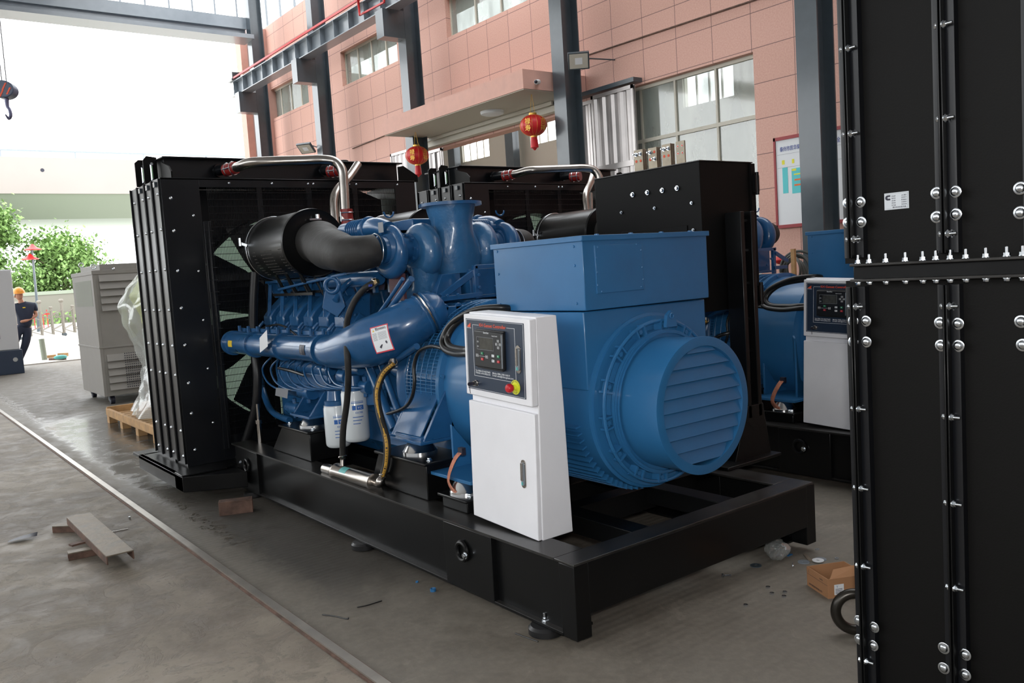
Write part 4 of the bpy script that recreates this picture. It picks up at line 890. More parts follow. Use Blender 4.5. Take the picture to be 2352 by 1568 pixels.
# hoses
tp([(586, 625, .30), (582, 700, .27), (583, 790, .25), (591, 860, .24), (588, 930, .22), (572, 990, .18), (549, 1055, .12)], .036, RUBBERS, 20).build('coolant_hose', eng, label='long smooth black coolant hose')
tp([(862, 648, .34), (838, 662, .28), (812, 695, .24), (797, 740, .18), (797, 800, .05), (800, 860, .05), (797, 920, .08), (788, 990, .08), (787, 1052, .09)], .020, RUBBER, 16).build('heater_hose', eng, label='black rubber heater hose')
b = tp([(905, 834, .24), (880, 858, .20), (866, 900, .16), (872, 950, .13), (888, 1010, .10), (888, 1060, .10), (880, 1092, .10)], .022, RUBBER, 16)
b.build('heater_hose', eng, label='black rubber hose with yellow lettered stripe')
ys_ = MB(mat('yellow_stripe', (.50, .28, .04), .6)); pts_ = [P(a, c, 'x', x) for a, c, x in [(905, 834, .24), (880, 858, .20), (866, 900, .16), (872, 950, .13), (888, 1010, .10), (888, 1060, .10), (880, 1092, .10)]]
off = V(-.6, -.8, 0).normalized()
ys_.tube([p+off*.0125 for p in pts_], .0125, 12); ys_.build('yellow_stripe', eng)
dense = []
pp = pts_[::-1]
for i in range(len(pp)-1):
    p0, p1, p2, p3 = pp[max(i-1, 0)], pp[i], pp[i+1], pp[min(i+2, len(pp)-1)]
    for k in range(24):
        t = k/24; dense.append(.5*((2*p1)+(p2-p0)*t+(2*p0-5*p1+4*p2-p3)*t*t+(3*p1-p0-3*p2+p3)*t**3))
b = MB(DKP); txt = 'ACID ALKALI STEAM HOSE DONG JIN M P 20BAR(300PSI)'; acc = 0; i = 2; step = .0155
for ch in txt:
    while acc < step and i < len(dense)-2: acc += (dense[i+1]-dense[i]).length; i += 1
    acc = 0
    if i >= len(dense)-3: break
    tn = (dense[i+1]-dense[i-1]).normalized()
    if ch != ' ': b.text(ch, dense[i]+off*.0262-tn.cross(off).normalized()*-.005, tn, off.cross(tn), .011, .009)
b.build('hose_lettering', eng, flat=True)
for (a, c, x) in ((903, 832, .24), (881, 1088, .10), (787, 1048, .09), (860, 648, .34)):
    b = MB(STEEL); b.torus(P(a, c, 'x', x), (0, .2, 1) if a != 903 else (.3, .6, -.5), .024, .006, 24, 6); b.lathe(P(a, c, 'x', x), (0, 0, 1), [(-.02, .018), (.025, .018)], 12); b.build('hose_clamp', eng)
b = MB(mat('valve_blue', (.02, .05, .35), .4)); b.bar(P(833, 665, 'x', .30), P(852, 655, 'x', .30), .02, .014); b.use(BRASS).bar(P(850, 660, 'x', .32), P(868, 645, 'x', .34), .025, .025); b.use(STEEL).ball(P(862, 645, 'x', .34), .02); b.build('ball_valve', eng, label='ball valve with blue lever')
b = MB(STEEL); c = P(597, 1000, 'x', .18); b.cyl(c-V(0, 0, .14), c+V(0, 0, .12), .020, n=20); b.cyl(c+V(0, 0, .12), c+V(0, 0, .26), .012, n=16); b.cyl(c+V(0, 0, .10), c+V(0, 0, .13), .028, n=16); b.build('drain_tube', eng, label='polished drain tube')
b = MB(STEEL); c = P(540, 1025, 'x', .25); b.lathe(c, (0, 1, 0), [(-.2, .045), (-.18, .05), (.18, .05), (.18, .06), (.2, .06)], 24); b.build('lower_coolant_pipe', eng)
# cables around the adapter
for pts_ in ([(1190, 712, .50), (1150, 706, .38), (1090, 712, .33), (1040, 740, .30), (1018, 775, .27), (1020, 800, .24), (1045, 812, .20), (1075, 812, .15), (1105, 815, .19), (1125, 860, .24)], [(1190, 722, .50), (1150, 714, .38), (1080, 724, .34), (1046, 745, .31), (1028, 775, .28), (1034, 795, .25), (1060, 802, .20), (1078, 803, .17), (1112, 808, .21), (1135, 850, .26)]):
    tp(pts_, .018, CABLE, 14).build('power_cable', eng, label='thick black cable looping to the control cabinet')
tp([(1022, 802, .24), (990, 795, .27), (962, 808, .28), (951, 840, .27), (952, 880, .26), (945, 915, .26), (925, 938, .28), (880, 953, .30)], .011, CABLE, 12).build('harness_cable', eng)
# steel coolant pipes up to the radiator
yr = 4.38
b = MB(STEEL); p0 = P(545, 384, 'y', 4.35); b.tube([P(528, 388, 'y', 4.5), P(548, 383, 'y', 4.30), P(572, 374, 'y', 4.16), P(610, 371, 'y', 4.08), P(700, 368, 'y', 3.95), P(742, 367, 'y', 3.88), P(770, 372, 'y', 3.84), P(786, 392, 'y', 3.80), P(790, 425, 'y', 3.78), P(794, 505, 'y', 3.74)], .040, 28, 6); b.build('coolant_pipe', eng, label='bent stainless coolant pipe')
b = MB(STEEL); b.tube([P(822, 378, 'y', 4.30), P(800, 410, 'y', 4.2), P(775, 437, 'y', 4.1), P(766, 465, 'y', 4.05), P(770, 520, 'y', 4.0)], .038, 28, 6); b.build('coolant_pipe', eng); tp([(784, 440, 1.1), (782, 500, 1.05)], .03, STEEL, 20, sub=1).build('coolant_pipe', eng)
for (a, c, y, ax) in ((530, 388, 4.42, (.5, -1, .1)), (768, 393, 4.42, (.5, -1, 0)), (797, 497, 3.74, (0, 0, 1))):
    b = MB(REDS); p = P(a, c, 'y', y); d = V(*ax).normalized(); b.lathe(p-d*.06, d, [(0, .05), (.12, .05)], 28); o = b.build('silicone_sleeve', eng, label='red silicone sleeve')
    b = MB(CHROME); b.torus(p+d*.03, d, .053, .005, 28, 6); b.torus(p-d*.03, d, .053, .005, 28, 6); q = perp(d)[0]; b.cyl(p+q*.055-d*.04, p+q*.055+d*.04, .006, n=8); b.build('hose_clamp', o)
# ---------------------------------------------------------------- radiator
rad = thing('radiator', 'tall black radiator at the far end of the nearest generator, open yard beside it', 'radiator', (CX, 4.85, .17), 'tall black radiators with mesh fan guards')
X0, X1, Y0, Y1, Z0, Z1 = -.30, 2.04, 4.40, 5.30, .17, 2.50
b = MB(RAD); b.box(X0, X0+.30, Y0, Y0+.012, Z0, Z1); b.box(X1-.22, X1, Y0, Y0+.012, Z0, Z1); b.box(X0+.30, X1-.22, Y0, Y0+.012, Z1-.07, Z1); b.box(X0+.30, X1-.22, Y0, Y0+.012, Z0, Z0+.20); b.box(X0, X1, Y0, Y0+.3, Z1-.012, Z1+.004)
b.build('front_frame', rad, .002)
# four folded channels make up the flank
for k in range(4):
    ya = Y0+.02+k*.225; b = MB(CURVE)
    b.box(X0-.004, X0+.012, ya, ya+.20, Z0+.02, Z1-.03*k*0); b.box(X0-.018, X0-.004, ya+.190, ya+.20, Z0+.02, Z1); b.box(X0-.014, X0-.004, ya, ya+.006, Z0+.02, Z1); b.build('side_channel', rad, .003)
    for z in (.25, .46, .92, 1.16, 1.45, 1.78, 2.10, 2.38): bolt(rad, (X0-.004, ya+.06+.05*(k % 2), z), (-1, 0, 0), .014)
    if k < 3:
        b = MB(STEELG); b.box(X0-.02, X0-.004, ya+.08, ya+.13, Z1-.06, Z1-.02); b.build('hook_plate', rad)
b = MB(RAD); b.box(X0+.012, X0+.03, Y0+.012, Y1, Z0, Z1); b.box(X1-.03, X1, Y0+.012, Y1, Z0, Z1); b.box(X0, X1, Y0+.35, Y1, Z0, Z0+.1); b.build('side_plate', rad)
for z in (.30, .60, .85, 1.16, 1.46, 1.76, 2.08, 2.34): bolt(rad, (X0+.07, Y0, z), (0, -1, 0), .014)
for z in (.5, .95, 1.35, 1.75, 2.2): bolt(rad, (X0+.235, Y0, z), (0, -1, 0), .011)
for x in (.25, .62, .95, 1.0, 1.35, 1.42, 1.85): bolt(rad, (x, Y0, Z1-.035), (0, -1, 0), .010)
b = MB(RAD); b.box(X0+.30, X0+.36, Y0-.03, Y0, Z0+.1, Z1-.35); b.box(X0+.33, X0+.336, Y0-.05, Y0-.03, Z0+.1, Z1-.35); 
for k in range(18): b.box(X0+.30, X0+.375, Y0-.034, Y0-.03, Z0+.2+k*.1, Z0+.204+k*.1)
b.build('guard_edge_strip', rad, .002)
# fan guard: real wire mesh
gx0, gx1, gz0, gz1 = X0+.36, X1-.22, Z0+.20, Z1-.07
b = MB(RAD); x = gx0
while x < gx1: b.box(x-.0013, x+.0013, Y0-.004, Y0-.001, gz0, gz1); x += .0125
z = gz0
while z < gz1: b.box(gx0, gx1, Y0-.007, Y0-.004, z-.0022, z+.0022); z += .056
b.build('fan_guard_mesh', rad, flat=True, kind='stuff')
b = MB(RAD)
for x in (.50, .95, 1.40): b.box(x-.022, x+.022, Y0-.001, Y0+.02, gz0, gz1)
b.box(gx0, gx1, Y0-.001, Y0+.02, 1.66, 1.72); b.build('guard_stay', rad)
b = MB(CORE); b.box(X0+.1, X1-.1, Y1-.12, Y1-.11, Z0+.1, Z1-.05); b.build('fin_core', rad)
b = MB(RAD); N_ = 40; cf = V(.86, Y0+.42, 1.28)
b.rings([[cf+V(math.cos(2*math.pi*i/N_)*r_, dy, math.sin(2*math.pi*i/N_)*r_) for i in range(N_)] for r_, dy in ((.93, .12), (.93, -.1), (.95, -.1), (.95, .12))], False, False)
sq = []
for i in range(N_):
    a = 2*math.pi*i/N_; c_, s_ = math.cos(a), math.sin(a); k = 1/max(abs(c_)/1.1, abs(s_)/(1.19 if s_ > 0 else 1.08)); sq.append(cf+V(c_*k, .12, s_*k))
b.rings([[cf+V(math.cos(2*math.pi*i/N_)*.93, .12, math.sin(2*math.pi*i/N_)*.93) for i in range(N_)], sq], False, False); b.build('fan_shroud', rad)
b = MB(RAD); b.lathe(cf+V(0, -.08, 0), (0, 1, 0), [(0, .12), (.02, .16), (.14, .16)], 32); hub = b.build('fan_hub', rad)
for k in range(8):
    a = R(8+k*360/8); b = MB(RAD); ra = []
    for r_, wd, sk in ((.14, .07, 0), (.35, .14, .03), (.60, .21, .08), (.90, .24, .15)):
        d = V(math.cos(a), 0, math.sin(a)); e = V(-math.sin(a), 0, math.cos(a)); c = cf+d*r_+e*sk
        ra.append([c-e*wd+V(0, -.05, 0), c+e*wd+V(0, .05, 0), c+e*wd+V(0, .056, 0), c-e*wd+V(0, -.044, 0)])
    b.rings(ra); b.build('fan_blade', hub)
# header tank with ears, gauges and outlets
b = MB(RAD); b.box(X0+.12, X1-.02, Y0+.28, Y1-.1, Z1, Z1+.195); b.box(X0+.09, X1+.0, Y0+.20, Y1-.02, Z1+.19, Z1+.203); b.box(X0+.05, X1-.05, Y0+.12, Y1, Z1, Z1+.012); b.build('header_tank', rad, .004)
b = MB(BLACK2)
ya = 5.02
b.prism([(X0-.02, ya, Z1), (X0-.02, ya, Z1+.20), (X0+.01, ya, Z1+.225), (X0+.08, ya, Z1+.225), (X0+.08, ya, Z1)], (0, .012, 0)); b.build('gauge_plate', rad); b = MB(BLACK2); b.prism([(X0+.0, ya-.18, Z1), (X0+.0, ya-.18, Z1+.20), (X0+.03, ya-.18, Z1+.235), (X0+.11, ya-.18, Z1+.225), (X0+.11, ya-.18, Z1)], (0, .012, 0))
b.build('gauge_plate', rad)
for (x, y) in ((X0+.03, ya-.01), (X0+.055, ya-.19)):
    b = MB(CHROME); b.cyl((x, y-.02, Z1+.03), (x, y-.02, Z1+.16), .012, n=14); b.use(mat('gauge_green', (.25, .45, .25), .15) if 'gauge_green' not in bpy.data.materials else bpy.data.materials['gauge_green']).cyl((x, y-.034, Z1+.045), (x, y-.034, Z1+.145), .006, n=8); b.use(CHROME); b.cyl((x, y-.04, Z1+.165), (x, y+.01, Z1+.165), .012, n=8); b.cyl((x, y-.04, Z1+.025), (x, y+.01, Z1+.025), .012, n=8); b.build('sight_gauge', rad)
for (xa, s_) in ((X0+.10, 1), (X1-.12, 1)):
    b = MB(BLACK2); b.prism([(xa, Y0+.30, Z1+.004), (xa, Y0+.30, Z1+.17), (xa, Y0+.10, Z1+.11), (xa, Y0+.04, Z1+.06), (xa, Y0+.04, Z1+.004)] if xa < 1 else [(xa-.02, Y0+.05, Z1), (xa-.02, Y0+.05, Z1+.14), (xa+.04, Y0+.05, Z1+.15), (xa+.19, Y0+.05, Z1+.06), (xa+.19, Y0+.05, Z1)], (.012, 0, 0) if xa < 1 else (0, .012, 0)); b.build('lifting_ear', rad)
b = MB(RAD)
for px in (500, 742): b = MB(RAD); p = P(px, 392, 'y', Y0+.24); b.lathe(p, (.35, -1, 0), [(0, .055), (.02, .055), (.02, .045), (.2, .045)], 24); b.build('coolant_outlet', rad)
pass
for x in (1.28, 1.46): b = MB(BLACK2); b.lathe((x+.1, Y0+.5, Z1+.22), (0, 0, 1), [(0, .05), (.03, .05), (.035, .04)], 20); b.build('filler_cap', rad)
# ---------------------------------------------------------------- control cabinet
cab = thing('control_cabinet', 'white control cabinet with a lit red emergency stop on the nearest base frame', 'control cabinet', (.21, .63, .34), 'white control cabinets')
cab['label'] = 'fully visible white control cabinet standing on the nearest base frame'
FX = .10; ya, yb = .345, .872; zb, zs, zt = .352, .985, 1.395; LEAN = .046
cab.rotation_euler.x = LEAN; cab.location.z += .012; MC = Matrix.Translation(cab.location) @ Matrix.Rotation(-LEAN, 4, 'X') @ Matrix.Translation(-cab.location)
def PC(px, py, a, v): return MC @ P(px, py, a, v)
b = MB(WHITE)
for (a_, c_) in ((ya, yb),):
    prof = [(FX+.018, zb), (FX+.018, zs), (FX+.018, zt), (FX+.14, zt), (FX+.17, zs), (FX+.205, zb)]
    b.rings([[V(x, a_, z) for x, z in prof], [V(x, c_, z) for x, z in prof]])
b.build('cabinet_body', cab, .004)
b = MB(WHITE); b.box(FX-.004, FX+.018, ya+.006, yb+.002, zb+.002, .952); o = b.build('lower_door', cab, .004)
def handle(par, px, py0, py1, x):
    a = PC(px, py0, 'x', x); c = PC(px, py1, 'x', x); m_ = (a+c)/2; h = (a.z-c.z)/2; b = MB(STEEL); n = 14; y = m_.y; z = m_.z
    for rr, dx, hh, mm in ((.0165, .004, h, STEEL), (.011, .009, h-.012, GREYP)):
        poly = [V(x-dx, y+rr*math.cos(q), z+(hh-rr)+rr*math.sin(q)) for q in [math.pi*i/n for i in range(n+1)]]+[V(x-dx, y+rr*math.cos(q), z-(hh-rr)+rr*math.sin(q)) for q in [math.pi+math.pi*i/n for i in range(n+1)]]
        b.use(mm if mm is STEEL else STEELD).prism(poly, (.006, 0, 0))
    b.use(STEEL).ob((x-.012, y+.001, z+.012), (.004, 0, 0), (0, .006, 0), (0, 0, h*.62)); b.use(TEAL).ob((x-.011, y+.002, z-h*.66), (.002, 0, 0), (0, .004, 0), (0, 0, .007)); b.build('handle', par)
handle(o, 1203.5, 1056, 1120, FX-.004)
ub = MB(WHITE); ub.box(FX-.022, FX+.018, ya-.002, yb-.008, .988, 1.388); ud = ub.build('upper_door', cab, .005)
XF = FX-.0225; py = lambda px, pyy: P(px, pyy, 'x', XF)
# panel face coordinates: s across (0 far side, 1 near side), t down
TLc, TRc, BLc = py(1075, 738), py(1207, 737.5), py(1075, 900); y_l, y_r = TLc.y, py(1206, 745).y
zt_, zb_ = (1.368), (1.020)
y_l, y_r = .842, .382
def F(s_, t_, k=0): return V(XF-k, y_l+(y_r-y_l)*s_, zt_+(zb_-zt_)*t_)
def rect(b, s0, s1, t0, t1, k, kk=None):
    a = F(s0, t0, k); c = F(s1, t1, 0 if kk is None else kk); return b.box(min(a.x, c.x), max(a.x, c.x), min(a.y, c.y), max(a.y, c.y), min(a.z, c.z), max(a.z, c.z))
def frame(b, s0, s1, t0, t1, wd, k):
    ws = wd/abs(y_r-y_l); wt = wd/abs(zb_-zt_)
    rect(b, s0, s1, t0, t0+wt, k, k-.0006); rect(b, s0, s1, t1-wt, t1, k, k-.0006); rect(b, s0, s0+ws, t0, t1, k, k-.0006); rect(b, s1-ws, s1, t0, t1, k, k-.0006)
b = MB(NAVY); rect(b, 0, 1, 0, 1, .0015); pan = b.build('control_panel', ud, .0)
def panel_text(txt, s0, s1, t1, h, m_, k=.0024, par=None, nm='lettering'):
    b = MB(m_); b.text(txt, F(s0, t1, k), (0, -1, 0), (0, 0, 1), h, (s1-s0)*abs(y_r-y_l)); return b.build(nm, ud, flat=True)
b = MB(WHT); frame(b, .012, .988, .010, .988, .0016, .0022); rect(b, .125, .128+.11, .078, .083, .0022, .0016); rect(b, .72, .85, .078, .083, .0022, .0016)
rect(b, .125, .129, .078, .80, .0022, .0016); rect(b, .848, .852, .078, .80, .0022, .0016); rect(b, .125, .852, .797, .802, .0022, .0016); b.build('panel_line', ud)
panel_text('KH Genset Controller', .25, .71, .098, .016, ORANGE)
b = MB(ORANGE)
for k, (s_, h_) in enumerate(((.028, .03), (.047, .045), (.066, .06))): b.add([F(s_, .12, .0024), F(s_+.02, .12, .0024), F(s_+.026, .12-h_*.9, .0024), F(s_+.012, .12-h_, .0024)], [(0, 1, 2, 3)])
b.build('logo', ud, flat=True)
panel_text('Etronsch', .022, .10, .135, .006, WHT)
panel_text('Tel: 0086-523-86275683', .15, .415, .735, .009, WHT); panel_text('Website: www.tzkhjz.com', .15, .415, .765, .009, WHT)
panel_text('Mobile: 0086-13901160619', .455, .75, .735, .009, WHT); panel_text('E-mail: sales@china-genset.com', .455, .81, .765, .009, WHT)
panel_text('\u7535\u6e90\u5f00\u5173', .10, .17, .915, .011, WHT); panel_text('POWER SWITCH', .085, .19, .94, .006, WHT)
s0, s1, t0, t1 = .20, .70, .145, .655
b = MB(PLAST); rect(b, s0, s1, t0, t1, .022); gm = b.build('genset_controller', ud, .006)
b = MB(PLAST); rect(b, s0+.02, s1-.0, t0-.018, t0+.01, .014); rect(b, s0+.03, s1-.03, t1-.01, t1+.018, .016); b.build('controller_lip', gm, .003)
b = MB(GREYP); frame(b, s0+.055, s0+.35, t0+.085, t0+.26, .0016, .0232); b.build('screen_frame', gm)
b = MB(SCREEN); rect(b, s0+.11, s0+.34, t0+.095, t0+.25, .0228); b.build('display_screen', gm)
b = MB(STEELD); rect(b, s1-.018, s1-.006, t0+.03, t1-.03, .0235); b.build('side_trim', gm)
b = MB(WHT); b.text('SmartGen', F(s0+.18, t0+.033, .0232), (0, -1, 0), (0, 0, 1), .009, .042); b.text('Genset Controller', F(s1-.175, t0+.062, .0232), (0, -1, 0), (0, 0, 1), .006, .045)
for (s_, t_) in ((.075, .30-.145+.02), (.075, .24)): frame(b, s0+s_-.012, s0+s_+.012, t0+t_-.03, t0+t_-.012, .0012, .0233)
for (s_, t_) in ((.43, .115), (.40, .16), (.46, .16), (.43, .205)): frame(b, s0+s_-.017, s0+s_+.017, t0+t_-.016, t0+t_+.016, .0012, .0233); rect(b, s0+s_-.006, s0+s_+.006, t0+t_-.006, t0+t_+.006, .0235, .0232)
for (s_, t_) in ((.055, .345), (.225, .35)): frame(b, s0+s_-.02, s0+s_+.02, t0+t_-.018, t0+t_+.022, .0014, .0233); rect(b, s0+s_-.012, s0+s_+.012, t0+t_-.004, t0+t_+.006, .0235, .0232)
rect(b, s0+.08, s0+.20, t0+.35, t0+.353, .0234, .0230); b.build('controller_print', gm, flat=True)
for (s_, t_, m_, ch) in ((.145, .31, GREENB, 'H'), (.145, .39, REDB, 'o'), (.335, .325, WHT, '\u2193'), (.425, .325, GREENB, 'I'), (.335, .395, WHT, 'M'), (.425, .395, REDB, '0')):
    b = MB(m_); rect(b, s0+s_-.020, s0+s_+.020, t0+t_-.017, t0+t_+.017, .0242, .022); b.text(ch, F(s0+s_-.008, t0+t_+.008, .0246), (0, -1, 0), (0, 0, 1), .007, .005, WHT if m_ is not WHT else DKP); b.build('push_button', gm)
handle(ud, 1191.5, 793, 857, XF-.001)
c = PC(1185, 889, 'x', XF)
b = MB(YELC); b.lathe(c+V(-.001, 0, 0), (-1, 0, 0), [(0, .034), (.003, .034)], 40); es = b.build('emergency_disc', ud)
b = MB(DKP)
def ring_text(txt, a_mid, rad_, h, sgn=1):
    n = len(txt)
    for i, ch in enumerate(txt):
        a = a_mid+(i-(n-1)/2)*.30*sgn; d_ = V(0, -math.sin(a), math.cos(a)); xd = V(0, -math.cos(a), -math.sin(a))*sgn; b.text(ch, c+V(-.0045, 0, 0)+d_*rad_-xd*.0028, xd, d_*sgn, h, .0056)
ring_text('EMERGENCY', 0, .0245, .007); ring_text('STOP', math.pi, .0305, .007, -1); b.build('disc_lettering', es, flat=True)
b = MB(YELC); b.lathe(c, (-1, 0, 0), [(0, .02), (.008, .02), (.008, .014), (.02, .013)], 28); b.use(REDB); b.lathe(c+V(-.018, 0, 0), (-1, 0, 0), [(0, .012), (.008, .018), (.012, .021), (.026, .021), (.033, .016), (.035, .004)], 32); b.build('emergency_stop_button', ud, label='red mushroom stop button on yellow collar')
c = PC(1096, 879, 'x', XF)
b = MB(STEEL); b.lathe(c, (-1, 0, 0), [(0, .0145), (.008, .0145), (.010, .012), (.022, .012)], 28); k_ = b.build('key_lock', ud)
b = MB(DKP); c2 = c+V(-.03, 0, 0); b.ob(c2, (.010, 0, 0), (0, .002, 0), (0, 0, .008)); b.lathe(c2+V(-.016, .002, 0), (0, 1, 0), [(-.002, .009), (.002, .009)], 16); b.tube([c2+V(-.016, 0, -.006), c2+V(-.015, 0, -.02), c2+V(-.013, 0, -.045)], .0018, 6); b.build('key', ud)
for (px_, pyy) in ((1237, 961), (1272, 955), (1242, 1036), (1277, 1028)): bolt(cab, PC(px_, pyy, 'y', ya), (0, -1, 0), .0055, 'screw_head', 'hex')
# ---------------------------------------------------------------- coolant heater on the rail
ht = thing('coolant_heater', 'small stainless coolant heater lying on the rail of the nearest base frame', 'heater', (.07, 2.2, .34), 'stainless coolant heaters')
A = P(748, 1076, 'x', .07); B = P(866, 1109, 'x', .07); d = (B-A).normalized(); Lh = (B-A).length
b = MB(STEEL); b.lathe(A, d, [(0, .0), (0, .036), (.16, .036), (.16, .055), (.175, .058), (.19, .058), (.205, .047), (Lh-.05, .047), (Lh-.045, .053), (Lh-.03, .053), (Lh-.03, .02), (Lh, .02)], 36); b.build('heater_body', ht)
b = MB(STEEL); q = P(868, 1110, 'x', .07); b.tube([q-d*.03, q+d*.02, q+V(.0, -.03, .02), P(880, 1094, 'x', .10)], [.021, .025, .025, .02], 16); b.build('elbow_fitting', ht); b = MB(STEEL); b.cyl(P(787, 1080, 'x', .08), P(787, 1054, 'x', .09), .016, n=14); b.build('inlet_fitting', ht)
b = MB(TEAL); q = A+d*(Lh*.45); b.rings([[q+d*s_+V(-math.sin(a)*.0480, 0, math.cos(a)*.0480) for s_ in (-.04, .05)] for a in (-.1, .1, .3, .5, .7, .9, 1.1)], False, False, False); b.build('teal_sticker', ht)
for t_ in (.48, .88):
    q = A+d*Lh*t_; b = MB(STEEL); b.box(q.x-.03, q.x+.03, q.y-.02, q.y-.012, .34, q.z-.02); b.box(q.x-.03, q.x+.03, q.y-.05, q.y-.012, .34, .344); b.build('heater_leg', ht)
b = MB(BRASS); q = P(787, 1100, 'x', .04); b.cyl(q, q+V(0, 0, .02), .008, n=10); b.build('drain_fitting', ht)
tp([(785, 1103, .03), (765, 1108, .05), (745, 1098, .10), (740, 1090, .12)], .006, CABLE, 8).build('heater_cable', ht)
# ---------------------------------------------------------------- breaker cabinet on its post
brk = thing('breaker_cabinet', 'tall black breaker cabinet with four busbars rising from its top', 'breaker cabinet', (2.0, .9, .34))
b = MB(BLACK2); b.prism([(1.75, .69, 1.27), (1.75, 1.60, 1.27), (1.75, 1.60, 2.17), (1.75, .69, 2.17)], (.50, 0, 0)); b.build('cabinet_body', brk, .003)
b = MB(BLACK2); b.box(1.742, 1.75, .80, 1.36, 1.30, 1.80); b.build('side_plate', brk, .002)
b = MB(BLACKT); b.box(1.745, 2.255, .685, 1.605, 2.17, 2.176); b.build('roof_plate', brk, .001)
b = MB(BLACK2); b.box(2.222, 2.262, .676, .69, 1.27, 2.165); b.build('cabinet_door', brk)
for z in (1.99, 1.30):
    b = MB(BLACK); b.box(2.235, 2.275, .655, .69, z, z+.10); b.lathe((2.258, .66, z-.02), (0, 0, 1), [(0, .012), (.14, .012)], 12); b.build('hinge', brk)
for px_, py_ in ((1453, 447), (1487, 442), (1521, 437), (1555, 432)): bolt(brk, P(px_, py_, 'x', 1.745), (-1, 0, 0), .014, 'bolt', 'hex')
for px_, py_ in ((1427, 488), (1503, 478), (1588, 466), (1592, 528)): bolt(brk, P(px_, py_, 'x', 1.742), (-1, 0, 0), .009, 'bolt', 'hex')
for k, (pa, pt) in enumerate(((1457, 346), (1489, 341), (1521, 333), (1553, 326))):
    x = 1.92; t_ = P(pa, pt, 'x', x); t2 = P(pa+20, pt, 'x', x); bb = MB(TINNED)
    bb.box(x-.006, x+.004, t2.y, t_.y, 2.0, t_.z)
    if k < 3: bb.box(x+.010, x+.018, t2.y-.0, t_.y, 2.0, t_.z); bb.box(x+.026, x+.034, t2.y, t_.y, 2.0, t_.z)
    o = bb.build('busbar', brk, .001); w_ = t_.y-t2.y
    for i, (u_, v_) in enumerate(((.25, .03), (.75, .03), (.25, .075), (.75, .075))):
        p = V(x-.0065, t_.y-w_*u_, t_.z-v_)
        if (k, i) in ((0, 0), (0, 1), (1, 0), (1, 3), (2, 0), (2, 1)): bolt(o, p, (-1, 0, 0), .012, 'bolt', 'stud')
        else: q = MB(ORANGE if k < 3 else WHT); q.lathe(p, (-1, 0, 0), [(0, .009), (.001, .009)], 14); q.use(ORANGE); q.lathe(p+V(-.001, 0, 0), (-1, 0, 0), [(0, .006), (.0005, .006)], 12); q.build('bolt_hole', o)
# the post in front carries the box
b = MB(BLACK); b.box(1.95, 1.985, .56, .68, .60, 1.86); b.box(1.985, 2.05, .655, .68, .60, 1.84); b.box(2.05, 2.085, .56, .68, .60, 1.86); b.prism([(1.80, .56, .34), (2.16, .56, .34), (2.095, .56, .68), (1.94, .56, .68)], (0, .12, 0)); b.box(1.66, 2.18, .50, .74, .341, .36); b.build('support_post', brk, .004)
for z in (.80, 1.0, 1.2, 1.42, 1.62, 1.80): b = MB(BLACK); b.box(1.955, 2.08, .60, .66, z, z+.014); b.build('post_rung', brk)
tp([(1700, 735, 2.1), (1685, 760, 2.0), (1660, 768, 1.95), (1640, 778, 1.95)], .012, CABLE, 10).build('outgoing_cable', brk)
# the second generator repeats the first one bay further from the camera
D2 = (2.95, .05, 0)
copy_tree(skid, off=D2, label='black welded base frame of the farther generator behind the breaker cabinet')
copy_tree(alt, off=D2, label='blue alternator of the farther generator, partly hidden by the black enclosure')
copy_tree(eng, off=D2, label='blue V engine of the farther generator, showing behind the breaker cabinet')
copy_tree(rad, off=D2, label='tall black radiator of the farther generator behind the blue exhaust trumpet')
copy_tree(cab, off=D2, label='white control cabinet partly hidden behind the tall black enclosure')
copy_tree(ht, off=D2, label='small stainless coolant heater on the rail of the farther base frame')
# ================================================================ black enclosure close to the camera
enc = thing('radiator_housing', 'huge black bolted steel housing filling the picture edge beside the camera', 'housing', (.9, -1.9, 0))
XE, YE = .45, -1.0
b = MB(BLACK2); b.box(XE+.03, XE+1.2, -3.1, YE-.005, FZ, 1.485); b.build('lower_body', enc); b = MB(BLACK2); b.box(XE+.03, XE+1.2, -3.1, YE-.005, 1.545, 3.1); b.build('upper_body', enc)
def yat(px, py): return P(px, py, 'x', XE).y
for (za, zb_) in ((FZ, 1.465), (1.565, 3.1)):
    for k, (pa, pc) in enumerate(((1941, 1985), (2152, 2202), (2352, 2410))):
        y0 = yat(pa, 640); y1 = yat(pc, 640); ym = (y0+y1)/2
        for qa, qb in ((y1, ym-.002), (ym+.002, y0)):
            b = MB(CURVE); w_ = qb-qa; arc_ = [V(XE-.001+.0028*((2*i/10-1)**2), qa+w_*i/10, za) for i in range(11)]+[V(XE+.032, qb, za), V(XE+.032, qa, za)]; b.rings([arc_, [v+V(0, 0, zb_-za) for v in arc_]]); b.build('flange_strip', enc)
        b = MB(BLACK); b.box(XE-.026, XE, ym+.002, ym+.008, za, zb_); b.box(XE-.024, XE, ym-.007, ym-.003, za, zb_); b.build('flange_web', enc, .001)
b = MB(BLACKT); b.box(XE-.03, XE+.05, -3.1, YE-.055, 1.535, 1.545); b.use(BLACK); b.box(XE-.005, XE+.05, -3.1, YE-.055, 1.49, 1.535); b.use(BLACKT); b.box(XE-.03, XE+.05, -3.1, YE-.055, 1.482, 1.492); b.build('joint_channel', enc, .003)
for px_, py_ in ((1971, 602), (1997, 601), (2035, 600), (2080, 598), (2120, 594), (2150, 593), (2183, 592), (2219, 590), (2265, 588), (2313, 586), (2350, 584)):
    p = P(px_, py_, 'x', XE-.012); bolt(enc, (XE-.012, p.y, 1.545), (0, 0, 1), .0115, 'bolt', 'stud'); bolt(enc, (XE-.012, p.y, 1.482), (0, 0, -1), .0115, 'bolt', 'hex')
